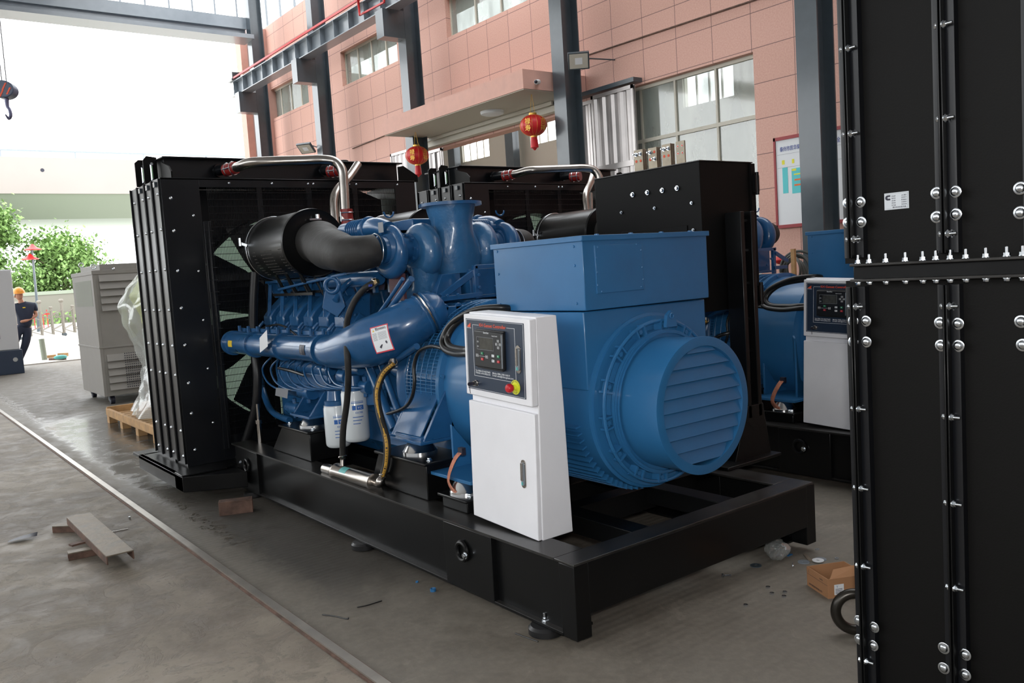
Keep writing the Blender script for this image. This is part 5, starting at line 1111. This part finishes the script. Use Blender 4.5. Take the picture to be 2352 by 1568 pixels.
big = [(1948, 466), (1976, 464), (1948, 511), (1978, 510), (2152, 443), (2194, 440), (2152, 498), (2195, 492), (1960, 737), (1989, 737), (1960, 785), (1990, 785), (2160, 741), (2200, 743), (2162, 793), (2201, 794),
       (2344, 432), (2344, 488), (2346, 738), (2350, 792), (1973, 1425), (2008, 1440), (1974, 1468), (2006, 1482), (2168, 1488), (2217, 1503), (2168, 1534), (2217, 1549)]
for p in big: bolt(enc, P(*p, 'x', XE-.001), (-1, 0, 0), .0175, 'bolt', 'disc')
small = [(1938, 114), (2148, 61), (1948, 308), (2156, 274), (1967, 549), (2168, 537), (1966, 704), (2171, 703), (1975, 939), (2178, 957), (1978, 1121), (2182, 1155), (1982, 1300), (2184, 1348), (1987, 1517)]
for p in small:
    q_ = P(*p, 'x', XE-.012); k = min(range(3), key=lambda i: abs(q_.y-(yat((1941, 2152, 2352)[i], 640)+yat((1985, 2202, 2410)[i], 640))/2)); ym = (yat((1941, 2152, 2352)[k], 640)+yat((1985, 2202, 2410)[k], 640))/2
    bolt(enc, (XE-.013, ym+.008, q_.z), (0, 1, 0), .0115, 'flange_bolt', 'hex'); bolt(enc, (XE-.013, ym-.007, q_.z), (0, -1, 0), .0115, 'flange_bolt', 'stud')
# small data label
lp = [P(2031, 445, 'x', XE+.029), P(2033, 483, 'x', XE+.029), P(2090, 477, 'x', XE+.029), P(2087, 438, 'x', XE+.029)]
b = MB(mat('label_silver', (.50, .53, .56), .4)); xl = XE+.0285; yl, yr_ = lp[0].y, lp[3].y; zt_l = (lp[0].z+lp[3].z)/2; zb_l = (lp[1].z+lp[2].z)/2
b.box(xl, xl+.002, yr_, yl, zb_l, zt_l); lab = b.build('data_label', enc)
def LF(s_, t_, k=.0004): return V(xl-k, yl+(yr_-yl)*s_, zt_l+(zb_l-zt_l)*t_)
b = MB(GREYP)
for t_ in (.06, .93): b.quad(LF(.03, t_), LF(.97, t_), LF(.97, t_+.012), LF(.03, t_+.012))
b.quad(LF(.955, .06), LF(.967, .06), LF(.967, .94), LF(.955, .94))
b.use(DKP)
for i, (l_, r_) in enumerate((('\u4f9b\u5e94\u5546', 'A\u578b'), ('\u96f6\u4ef6\u53f7', 'QSK60-G'), ('\u540d\u79f0', '\u6563\u70ed\u5668\u603b\u6210'), ('\u5e8f\u5217\u53f7', 'CCP2008020018'), ('\u751f\u4ea7\u65e5\u671f', '202008'))):
    b.text(l_, LF(.30, .24+.135*i), (0, -1, 0), (0, 0, 1), .0042, .014); b.text(r_, LF(.70, .23+.135*i), (0, -1, 0), (0, 0, 1), .0042, .018)
b.text('\u91cd\u5e86\u53d1\u52a8\u673a\u6563\u70ed\u5668', LF(.34, .91), (0, -1, 0), (0, 0, 1), .0045, .046)
cc = LF(.145, .28); n_k = 14
outer = [V(cc.x, cc.y-math.cos(a)*.0088, cc.z+math.sin(a)*.0085) for a in [R(70+220*i/n_k) for i in range(n_k+1)]]; inner = [V(cc.x, cc.y-.002-math.cos(a)*.0030, cc.z+math.sin(a)*.0028) for a in [R(90+180*i/n_k) for i in range(n_k+1)]]
for i in range(n_k): b.quad(outer[i], outer[i+1], inner[i+1], inner[i])
b.quad(cc+V(0, -.002, .0085), cc+V(0, -.009, .0085), cc+V(0, -.009, .0028), cc+V(0, -.002, .0028)); b.quad(cc+V(0, -.002, -.0028), cc+V(0, -.009, -.0028), cc+V(0, -.009, -.0085), cc+V(0, -.002, -.0085)); b.build('label_print', lab, flat=True)
# ================================================================ floor objects
b = MB(RAILM); xr = P(560, 1345, 'z', FZ).x; b.box(xr-.022, xr+.022, -4, 22, FZ, FZ+.016); b.use(RUST); b.box(xr-.034, xr-.022, -4, 22, FZ, FZ+.008); b.box(xr+.022, xr+.028, -4, 22, FZ, FZ+.012); single(b, 'floor_rail', 'long worn steel rail set flush in the concrete floor', 'rail')
def chan(A, B, w_, h, t_, m_, up_=True):
    A, B = Vector(A), Vector(B); d = (B-A); n = d.normalized(); u = n.cross(V(0, 0, 1)).normalized(); b = MB(m_)
    b.ob((A+B)/2+V(0, 0, h-t_/2), d/2, u*w_/2, V(0, 0, t_/2)); b.use(RUST)
    for s_ in (-1, 1): b.ob((A+B)/2+u*s_*(w_/2-t_/2)+V(0, 0, (h-t_)/2), d/2, u*t_/2, V(0, 0, (h-t_)/2))
    return b
t = thing('steel_channel', 'worn steel channel offcut lying across two short stubs on the floor', 'steel offcut', P(230, 1240, 'z', FZ), 'steel offcuts on the floor')
A = P(182, 1200, 'z', FZ+.045); B = P(278, 1292, 'z', FZ+.045); c_ = chan(V(A.x, A.y, FZ+.05), V(B.x, B.y, FZ+.05), .155, .055, .008, PLANK); c_.build('channel', t, .002)
b = MB(WOOD); b.bar(V(A.x, A.y, FZ+.108)+(B-A)*.03, V(B.x, B.y, FZ+.108)-(B-A)*.01, .12, .012); b.use(PLANK); 
for (a, c, lb) in (((128, 1220), (195, 1218), 'short steel stub under the far end of the channel offcut'), ((157, 1285), (230, 1270), 'short steel stub under the near end of the channel offcut')):
    A = P(*a, 'z', FZ); B = P(*c, 'z', FZ); q = chan(V(A.x, A.y, FZ), V(B.x, B.y, FZ), .07, .048, .008, PLANK); single(q, 'steel_stub', lb, 'steel offcut', 'steel offcuts on the floor', .002)
b = MB(RUST); A = P(180, 1268, 'z', FZ); b.ob(A+V(.02, .02, .054), (.06, .01, 0), (-.006, .025, 0), (0, 0, .006)); single(b, 'rusty_scrap', 'thin rusty scrap resting on the near stub', 'scrap')
b = MB(RUST); A = P(505, 1182, 'z', FZ); B = P(582, 1172, 'z', FZ); q = chan(V(A.x, A.y, FZ), V(B.x, B.y, FZ), .09, .10, .01, RUST); single(q, 'steel_channel', 'short rusty steel channel standing beside the black base frame', 'steel offcut', 'steel offcuts on the floor', .002)
b = MB(DKP); A = P(50, 1237, 'z', FZ+.006); rs = []
for i in range(9):
    u_ = i/8; rs.append([A+V(-.09+.18*u_, -.03-.04*math.sin(u_*math.pi), .004+.012*math.sin(u_*3)), A+V(-.09+.18*u_+.01, .0+.02*math.sin(u_*math.pi), .006+.02*u_)])
b.rings(rs, False, False, False); single(b, 'dark_peeling', 'dark curled scrap of sheet lying on the old concrete', 'scrap', flat=False)
b = MB(STEEL); b.bar(P(258, 1221, 'z', FZ+.004), P(294, 1214, 'z', FZ+.004), .005, .005); single(b, 'steel_pin', 'thin steel pin on the floor beside the channel offcut', 'pin')
b = MB(CHROME); b.cyl(P(298, 1192, 'z', FZ), P(298, 1192, 'z', FZ)+V(0, 0, .02), .008, n=8); single(b, 'loose_nut', 'small nut on the old concrete beyond the channel offcut', 'nut')
def washer(px_, py_, ro, ri, lb, m_=CHROME, h=.004, z=0, kind='flat_washer', grp='washers scattered on the floor'):
    c = P(px_, py_, 'z', FZ+z); b = MB(m_); n = 28
    b.rings([[c+V(math.cos(a)*r_, math.sin(a)*r_, hz) for a in [2*math.pi*i/n for i in range(n)]] for r_, hz in ((ri, 0), (ro, 0), (ro, h), (ri, h), (ri, 0))], False, False); return single(b, kind, lb, 'washer', grp)
washer(1736, 1299, .030, .008, 'dark flat washer nearest the corner of the base frame', STEELG); washer(1846, 1291, .030, .008, 'grey flat washer beside the cardboard box', STEELD)
washer(1879, 1287, .030, .010, 'bright white flat washer lying over another beside the cardboard box', WHT, .004, .006); washer(1885, 1285, .030, .010, 'grey flat washer lying under the white one by the cardboard box', STEELD)
washer(1877, 1262, .012, .007, 'small bright washer beyond the cardboard box')
for px_, py_, lb in ((1764, 1350, 'small nut on the floor, top of the column of four near the box'), (1773, 1364, 'small nut just below the topmost loose nut on the floor'), (1803, 1361, 'nut on the floor closest to the cardboard box edge'), (1801, 1371, 'nut on the floor below the one closest to the box'),
               (1713, 1391, 'lone nut lying apart nearer the camera'), (1922, 1284, 'small nut behind the cardboard box'), (1922, 1398, 'small nut between the box and the big ring')):
    c = P(px_, py_, 'z', FZ); b = MB(CHROME); n = 6; b.rings([[c+V(math.cos(a+.3)*r_, math.sin(a+.3)*r_, hz) for a in [2*math.pi*i/n for i in range(n)]] for r_, hz in ((.006, 0), (.0115, 0), (.0115, .008), (.006, .008), (.006, 0))], False, False)
    single(b, 'hex_nut', lb, 'nut', 'loose nuts on the floor')
b = MB(CHROME); A = P(1658, 1322, 'z', FZ+.01); B = P(1679, 1321, 'z', FZ+.008); b.lathe(A, B-A, [(0, .0115), (.009, .0115)], 6); b.cyl(A, B, .0055, n=10); single(b, 'hex_bolt', 'hex bolt lying alone on the floor by the end of the base frame', 'bolt')
b = MB(CHROME); c = P(1821, 1298, 'z', FZ+.008)
for k in range(5): b.torus(c+V(-.012+.006*k, .004*k-.008, .004), (1, -.6, 0), .007, .0014, 12, 5)
single(b, 'coil_spring', 'tiny coiled spring on the floor between the washers', 'spring')
b = MB(BLUE); c = P(1813, 1275, 'z', FZ); b.box(c.x-.02, c.x+.02, c.y-.008, c.y+.008, FZ, FZ+.004); single(b, 'blue_scrap', 'flat blue paint scrap beside the plastic bag', 'scrap')
b = MB(PLANK); b.bar(P(1848, 1272, 'z', FZ+.004), P(1862, 1288, 'z', FZ+.004), .018, .004); single(b, 'metal_strip', 'narrow metal strip lying by the flat washers', 'strip')
for (px_, py_, r_, lb) in ((995, 1354, .016, 'large blue plastic plug on the floor beside the base frame'), (958, 1334, .008, 'small blue plastic plug on the floor beyond the large one')):
    c = P(px_, py_+3, 'z', FZ); b = MB(BLUE); b.lathe(c, (0, 0, 1), [(0, r_), (r_*.9, r_), (r_*.95, r_*.85), (r_*.4, r_*.7)], 20); single(b, 'blue_plug', lb, 'plug')
for pts_, lb in (([(740, 1411), (770, 1415), (797, 1421), (800, 1418)], 'black cable tie end on the floor nearer the rail'), ([(820, 1394), (845, 1389), (877, 1379)], 'black cable tie end on the floor beyond the other one'), ([(1184, 1454), (1205, 1462), (1236, 1473)], 'black cable tie end in front of the round rubber foot')):
    b = MB(CABLE); b.tube([P(x, y, 'z', FZ+.003) for x, y in pts_], .003, 6); single(b, 'cable_tie', lb, 'cable tie', 'cable tie ends on the floor')
# cardboard box with one flap up
t = thing('cardboard_box', 'small open cardboard box on the floor beside the black housing', 'box', P(1900, 1350, 'z', FZ))
A, B = P(1855, 1343, 'z', FZ), P(1903, 1375, 'z', FZ); u = (B-A); w_ = V(-u.y, u.x, 0)
if w_.dot(V(.8, .6, 0)) < 0: w_ = -w_
w_ = w_.normalized()*.20; hb = .095; un = u.normalized(); wn = w_.normalized()
b = MB(CARD); e = .003
for o_, dd in ((A, u), (A+w_, u)): b.bar(o_+V(0, 0, hb/2), o_+dd+V(0, 0, hb/2), .004, hb)
for o_ in (A, A+u): b.bar(o_+V(0, 0, hb/2), o_+w_+V(0, 0, hb/2), .004, hb)
b.add([A, B, B+w_, A+w_], [(0, 1, 2, 3)]); b.build('carton', t, flat=True)
b = MB(CARD); f0 = B+V(0, 0, hb); f1 = B+w_+V(0, 0, hb); f = V(-.0, 0, 0)-un*.035+V(0, 0, .03); b.rings([[f0+wn*.01, f1, f1+f+V(0, 0, .01), f0+f+wn*.05], [f0+wn*.01+un*.003, f1+un*.003, f1+f+un*.003+V(0, 0, .01), f0+f+wn*.05+un*.003]]); b.build('flap', t, flat=True)
b = MB(DKP); o_ = A-wn*.0026; b.quad(o_+V(0, 0, .062), o_+u+V(0, 0, .062), o_+u+V(0, 0, .0635), o_+V(0, 0, .0635)); b.text('\u6cf0\u5dde\u7d27\u56fa\u4ef6\u5236\u9020\u516c\u53f8', o_+un*.02+V(0, 0, .012), un, (0, 0, 1), .009, u.length*.62); b.text('\u5408\u683c\u8bc1', o_+un*u.length*.62+V(0, 0, .072), un, (0, 0, 1), .008, .03)
b.text('\u516b', o_+un*.012+V(0, 0, .070), un, (0, 0, 1), .014, .012)
b.build('box_printing', t, flat=True)
b = MB(WHT); o_ = B+un*.0026+wn*.03; b.quad(o_+V(0, 0, .015), o_+wn*.05+V(0, 0, .015), o_+wn*.05+V(0, 0, .065), o_+V(0, 0, .065)); b.use(BLUEPR).text('Y', o_+wn*.01+V(0, 0, .048), wn, (0, 0, 1), .012); b.use(DKP)
for k in range(4): b.quad(o_+wn*.006+un*.0004+V(0, 0, .02+k*.007), o_+wn*.042+un*.0004+V(0, 0, .02+k*.007), o_+wn*.042+un*.0004+V(0, 0, .0225+k*.007), o_+wn*.006+un*.0004+V(0, 0, .0225+k*.007))
b.build('box_label', t, flat=True)
b = MB(DARKST); c = P(1962, 1345, 'x', .95); b.torus((c.x, c.y, FZ+.1), (-.75, -.65, .05), .078, .022, 48, 16); o = single(b, 'lifting_ring', 'thick dark steel lifting ring half hidden by the black housing', 'ring')
# crumpled clear bag with washers in it
def crumple(c, r_, n, m_, seed, sc_=(1, 1, 1), amp=.25, pts=None):
    rnd = random.Random(seed); ph = [rnd.uniform(0, 6.28) for _ in range(12)]; rs = []
    for k in range(m_+1):
        a = math.pi*k/m_; row = []
        for i in range(n):
            q = 2*math.pi*i/n; s_ = 1+amp*(.5*math.sin(3*q+ph[0]+2*a)+.35*math.sin(5*q+ph[1]-3*a)+.3*abs(math.sin(4*a+ph[2]+q))+.2*math.sin(9*q+ph[3]+5*a))
            row.append(Vector(c)+V(math.cos(q)*math.sin(a)*r_*s_*sc_[0], math.sin(q)*math.sin(a)*r_*s_*sc_[1], -math.cos(a)*r_*sc_[2]*(1+.1*math.sin(3*q))))
        rs.append(row)
    return rs
t = thing('plastic_bag', 'crumpled clear plastic bag of washers under the end of the base frame', 'bag', P(1785, 1283, 'z', FZ))
c = P(1785, 1262, 'z', .01); b = MB(FILMT); b.rings(crumple(c, .065, 26, 14, 4, (1, .8, .85), .4)); b.build('bag_film', t)
b = MB(CHROME); b.torus(c-V(0, .01, .03), (0, .4, 1), .018, .005, 20, 6); b.build('bagged_washer', t); b = MB(CHROME); b.torus(c+V(.02, 0, .01), (1, .4, .2), .016, .005, 20, 6); b.build('bagged_washer', t)
# ================================================================ machines toward the yard
t = thing('grey_cabinet', 'tall beige grey louvred cabinet on castors behind the radiator', 'cabinet', (.95, 12.0, 0))
x0, x1, y0, y1 = .50, 1.75, 11.2, 12.75; zt_ = 2.02
b = MB(GREYCAB); b.box(x0, x1, y0, y1, .13, zt_); b.box(x0+.12, x1, y0+.05, y1-.1, zt_, zt_+.10); b.build('cabinet_body', t, .008)
b = MB(GREYCAB); b.box(x0-.012, x1+.01, y0-.012, y1+.01, .86, .885); b.box(x0-.01, x1+.01, y0-.01, y1+.01, 1.97, 2.03); b.box(x0-.006, x0+.04, y0-.006, y0+.04, .13, 1.96); b.build('frame_band', t, .003)
b = MB(GREYCAB)
for k in range(5): z = 1.42+k*.11; b.prism([(x0+.08, y0-.001, z+.10), (x0+.08, y0-.04, z), (x0+.08, y0-.001, z)], (1.1, 0, 0))
b.build('louvre_panel', t); b = MB(GREYCAB)
for k in range(5): z = .22+k*.11; b.prism([(x0+.08, y0-.001, z+.10), (x0+.08, y0-.04, z), (x0+.08, y0-.001, z)], (1.1, 0, 0))
b.build('louvre_panel', t)
b = MB(CONC2)
for k in range(22): b.box(x0-.004, x0, y0+.15, y1-.2, 1.50+k*.018, 1.508+k*.018)
b.build('slotted_vent', t)
b = MB(DKP)
for k in range(16):
    for j in range(18): b.box(x0+.32+j*.03, x0+.334+j*.03, y0-.045, y0-.04, .24+k*.034, .254+k*.034)
b.build('punched_screen', t, flat=True, kind='stuff')
for (x, y) in ((x0+.12, y0+.12), (x0+.12, y1-.15), (x1-.15, y0+.12)):
    b = MB(DKP); b.lathe((x-.03, y, .065), (1, 0, 0), [(0, .065), (.06, .065)], 24); b.use(STEELD).lathe((x-.035, y, .065), (1, 0, 0), [(0, .025), (.07, .025)], 14); b.box(x-.04, x+.04, y-.03, y+.03, .12, .135); b.box(x-.045, x-.04, y-.02, y+.02, .06, .13); b.build('castor', t)
for (x, y) in ((x0+.12, y1-.2), (x0+.05, y0+.12), (x1-.2, y0+.1)): b = MB(CHROME); b.torus((x, y, zt_+.14 if x > x0+.1 else zt_+.07), (.3, 1, 0), .035, .008, 20, 8); b.build('lifting_eye', t)
for (x, ) in ((x0+.30,), (x0+.75,)): bolt(t, (x, y0-.012, zt_+.02), (0, -1, 0), .022)
# pallet with film wrapped machine
t = thing('wooden_pallet', 'pale wooden pallet on the floor behind the black radiator', 'pallet', (.75, 8.4, 0))
x0, x1, y0, y1 = .12, 1.4, 7.0, 9.3
b = MB(WOOD)
for y in (7.0, 7.75, 8.5, 9.2): 
    for x in (x0, .7, x1-.1): b.box(x, x+.10, y, y+.12, 0, .09)
b.build('pallet_block', t, .003, kind='stuff')
b = MB(WOOD); 
for x in (x0, .7, x1-.1): b.box(x, x+.1, y0, y1, .09, .11)
b.build('stringer', t, .002)
b = MB(WOOD); b.box(x0-.01, x0+.03, y0, y1, .10, .19); b.box(x1-.03, x1+.01, y0, y1, .10, .19); b.box(x0, x1, y1-.04, y1, .11, .21); b.build('side_board', t, .003)
for k in range(13): b = MB(WOOD); b.box(x0+.03, x1-.03, y0+.02+k*.175, y0+.16+k*.175, .11, .13); b.build('deck_board', t, .002)
t = thing('wrapped_machine', 'machine part wrapped in clear plastic film standing on the wooden pallet', 'wrapped machine', (.7, 8.5, .13))
b = MB(mat('yellow_green_cover', (.50, .52, .10), .5)); b.box(.55, 1.2, 8.1, 8.9, 1.25, 1.86); b.prism([(.40, 8.2, 1.62), (.55, 8.2, 1.82), (.9, 8.2, 1.82), (.9, 8.2, 1.10), (.62, 8.2, 1.15)], (0, .6, 0)); b.build('yellow_cover', t, .03)
b = MB(LGREY); b.box(.55, 1.2, 7.9, 8.9, .2, 1.2); b.build('machine_block', t, .02)
b = MB(mat('white_sheet', (.62, .66, .68), .5)); b.prism([(.40, 8.0, .9), (.62, 8.0, 1.7), (.68, 8.0, 1.7), (.60, 8.0, .5), (.45, 8.0, .5)], (.02, -.5, 0)); b.build('white_sheet', t)
prof = [(.16, .62, 1.0), (.35, .50, .9), (.62, .46, .7), (.75, .42, .6), (1.0, .50, .62), (1.25, .62, .7), (1.5, .64, .72), (1.72, .54, .6), (1.9, .36, .45), (1.96, .1, .15)]
rnd = random.Random(9); ph = [rnd.uniform(0, 6) for _ in range(8)]; rs = []
for k in range(46):
    tt = k/45*(len(prof)-1); i = min(int(tt), len(prof)-2); fr = tt-i; z, rx, ry = [prof[i][j]+(prof[i+1][j]-prof[i][j])*fr for j in range(3)]
    rs.append([V(.86+math.cos(q)*rx*(1+.05*math.sin(7*q+ph[0]+z*5)+.045*math.sin(13*q+ph[1]-z*7)+.02*math.sin(29*q+z*15)), 8.35+math.sin(q)*ry*(1+.06*math.sin(6*q+ph[2]-z*4)+.03*math.sin(17*q+ph[3]+z*9)), z) for q in [2*math.pi*j/96 for j in range(96)]])
b = MB(FILM); b.rings(rs, False, True); b.build('plastic_wrap', t)
# white machine enclosure at the picture edge and the man beside it
t = thing('white_enclosure', 'white machine enclosure on a dark base beside the man in the orange helmet', 'enclosure', (-1.1, 20.8, 0))
b = MB(LGREY); b.box(-3.2, .52, 19.7, 20.75, .55, 2.38); b.build('canopy_body', t, .02)
b = MB(NAVY); b.box(-3.2, .56, 19.65, 20.75, 0, .55); b.build('dark_base', t, .01)
b = MB(GREYP)
for z in (.82, 1.42, 2.15): b.box(-3.2, .16, 19.695, 19.70, z, z+.012)
b.box(.15, .16, 19.694, 19.70, .82, 2.15); b.build('door_seam', t)
b = MB(CHROME); b.lathe((.40, 19.65, .33), (0, -1, 0), [(0, .05), (.01, .05)], 16); b.build('round_fitting', t)
pb = P(50, 700, 'y', 21.3)
t = thing('person', 'man in an orange helmet and navy clothes leaning beside the white enclosure', 'person', (pb.x, 21.3, -.02))
def skin(name, joints, edges, m_, par, lvl=2):
    me = bpy.data.meshes.new(name); off = base_of(par); me.from_pydata([tuple(Vector(j[:3])-off) for j in joints], edges, []); me.materials.append(m_); o = bpy.data.objects.new(name, me); COL.objects.link(o); o.parent = par
    sm = o.modifiers.new('skin', 'SKIN'); sm.use_smooth_shade = True; ss = o.modifiers.new('sub', 'SUBSURF'); ss.levels = lvl; ss.render_levels = lvl
    for i, j in enumerate(joints):
        v = me.skin_vertices[0].data[i]; r_ = j[3]; v.radius = r_ if isinstance(r_, tuple) else (r_, r_); v.use_root = (i == 0)
    return o
hx, hy = pb.x+.02, 21.3
S = 1.06
def q(dx, dy, dz, r_): return (hx+dx, hy+dy, dz*S, r_)
J = [q(-.03, 0, .95, (.10, .09)), q(.02, 0, 1.15, (.09, .08)), q(.02, -.02, 1.36, (.10, .08)), q(-.02, -.02, 1.48, .055), q(-.05, -.03, 1.57, .06), q(-.06, -.03, 1.66, .06),
     q(.20, .0, 1.40, .05), q(.27, -.03, 1.16, .048), q(.04, -.16, 1.06, .038), q(-.12, -.22, 1.04, .034),
     q(-.18, -.04, 1.38, .05), q(-.32, -.12, 1.18, .048), q(-.36, -.26, 1.06, .038),
     q(.06, .0, .86, .10), q(-.04, -.02, .50, .072), q(-.22, .10, .10, .05), q(-.26, -.04, .04, .045),
     q(-.16, .0, .86, .10), q(-.30, -.05, .50, .072), q(-.44, .04, .10, .05), q(-.48, -.10, .04, .045)]
Ed = [(0, 1), (1, 2), (2, 3), (3, 4), (4, 5), (2, 6), (6, 7), (7, 8), (8, 9), (2, 10), (10, 11), (11, 12), (0, 13), (13, 14), (14, 15), (15, 16), (0, 17), (17, 18), (18, 19), (19, 20)]
skin('body', J, Ed, SKIN, t)
skin('navy_shirt', [q(-.03, 0, .84, (.20, .18)), q(.02, 0, 1.12, (.205, .175)), q(.03, -.02, 1.38, (.205, .14)), q(-.01, -.02, 1.47, .09), q(.235, .0, 1.41, .08), q(.265, -.02, 1.25, .07), q(-.21, -.04, 1.39, .08), q(-.28, -.10, 1.25, .07)], [(0, 1), (1, 2), (2, 3), (2, 4), (4, 5), (2, 6), (6, 7)], CLOTH, t)
skin('navy_trousers', [q(-.02, 0, 1.0, (.15, .13)), q(-.04, 0, .90, (.17, .15)), q(.06, .0, .84, .13), q(-.04, -.02, .50, .095), q(-.22, .09, .10, .075), q(-.16, .0, .84, .13), q(-.30, -.05, .50, .095), q(-.44, .04, .10, .075)], [(0, 1), (1, 2), (2, 3), (3, 4), (1, 5), (5, 6), (6, 7)], CLOTH, t)
pass
for dx in (-.25, -.46): b = MB(DKP); b.ball((hx+dx, hy-.0, .02), .07, 14, 8, (.75, 1.9, .8)); b.build('shoe', t)
hc = V(hx-.06, hy-.03, 1.68*S)
b = MB(SKIN); b.ball(hc+V(0, 0, -.03), .105, 20, 12, (.85, 1.0, 1.2)); b.build('head', t)
b = MB(HELM); b.ball(hc+V(0, 0, .02), .145, 24, 10, (.95, 1.12, 1.05), True); b.rings([[hc+V(math.cos(a)*r_*.95, math.sin(a)*r_*1.12-.01, z) for a in [2*math.pi*i/28 for i in range(28)]] for r_, z in ((.145, .02), (.168, .01), (.145, .005))], False, False); b.build('safety_helmet', t)
b = MB(SKIN); b.ball(hc+V(-.09, -.02, -.06), .022, 8, 6, (1.2, .8, 1)); b.ball(hc+V(.02, .10, -.05), .03, 8, 6, (.5, .8, 1.1)); b.use(DKP); b.ball(hc+V(-.088, -.05, -.025), .011, 8, 6); b.ball(hc+V(-.088, .01, -.025), .011, 8, 6); b.use(REDB); b.ball(hc+V(-.092, -.02, -.105), .012, 8, 5, (.4, 1.6, .5)); b.build('face', t)
b = MB(YEL); b.ob((hx+.0, hy-.165, 1.36*S), (.03, 0, 0), (0, .004, 0), (0, 0, .012)); b.build('shirt_badge', t)
# crane hook block
hk = P(13, 207, 'y', 15); t = thing('crane_hook_block', 'black and orange crane hook block hanging against the sky', 'hook block', hk)
b = MB(mat('hook_black_glare_tint', (.06, .08, .13), .4)); u = rt*.18;  # black block, with lens glare painted in as a paler blue tint
n_ = 28; fr = [hk+rt*(math.cos(a)*.21-.02)+V(0, 0, 1)*math.sin(a)*.155 for a in [2*math.pi*i/n_ for i in range(n_)]]
b.rings([[p-fw*.09 for p in fr], [p+fw*.09 for p in fr]]); b.cyl(hk-rt*.16-fw*.08, hk-rt*.16+fw*.08, .13, n=24); b.build('sheave_block', t, .015)
b = MB(ORANGE)
for (dx, dz) in ((-.09, .04), (.03, .04), (-.03, -.08), (.10, -.04)): b.ob(hk-fw*.093+rt*dx+V(0, 0, dz), rt*.016, fw*.003, V(0, 0, .06)+rt*.035)
b.build('hazard_stripe', t)
b = MB(mat('hook_steel', (.12, .12, .2), .4, .4)); b.tube([hk-V(0, 0, .15), hk-V(0, 0, .28), hk-V(0, 0, .34)+rt*.03, hk-V(0, 0, .44)+rt*.04, hk-V(0, 0, .50)-rt*.0, hk-V(0, 0, .44)-fw*.06-rt*.02], [.04, .03, .028, .03, .026, .01], 10); b.build('hook', t)
b = MB(CABLE)
for dx in (-.05, .03): b.tube([hk+rt*dx+V(0, 0, .15), hk+rt*dx*2+V(0, 0, 6)], .008, 6, 1)
b.build('wire_rope', t)
# hoses and timber on the bench under the site plan
t = thing('hose_coil', 'coil of grey hoses hanging on the rack under the site plan', 'hose coil', P(1825, 640, 'x', 6.9))
for k in range(7):
    c = P(1823+k*2, 618, 'x', 6.85+k*.02); b = MB(mat('hose_grey', (.07, .075, .07), .5) if 'hose_grey' not in bpy.data.materials else bpy.data.materials['hose_grey']); b.torus(c-V(0, 0, .03*(k % 3)), (1, .15*(k-3), .05), .15+.012*k, .017, 36, 8); b.build('hose_loop', t)
b = MB(WOOD); c = P(1822, 640, 'x', 6.7); b.box(c.x, c.x+.04, c.y-.025, c.y+.025, c.z-.2, c.z+.36); single(b, 'wooden_post', 'short pale wooden post standing in front of the hose coil', 'post')
t = thing('work_bench', 'brown steel bench against the tiled wall under the hose coil', 'bench', (7.2, 4.5, 0))
c = P(1822, 655, 'x', 6.9); b = MB(RUST); b.box(6.9, 7.9, 4.0, 5.1, c.z-.30, c.z+.02); b.build('bench_top', t, .01)
for x, y in ((6.95, 4.05), (6.95, 5.0), (7.8, 4.05), (7.8, 5.0)): b = MB(RUST); b.box(x, x+.06, y, y+.06, 0, c.z-.30); b.build('leg', t)
b = MB(REDP); q_ = P(1797, 597, 'x', 7.1); b.ball(q_, .11, 14, 8, (1, 1, .5)); single(b, 'red_tool', 'red object lying on the bench behind the blue turbocharger', 'tool')

for o in list(sc.objects):
    if o.parent is None and o.name.split('.')[0] in ('grey_cabinet', 'wooden_pallet', 'wrapped_machine', 'white_enclosure', 'work_bench'): o.location.z += FZ
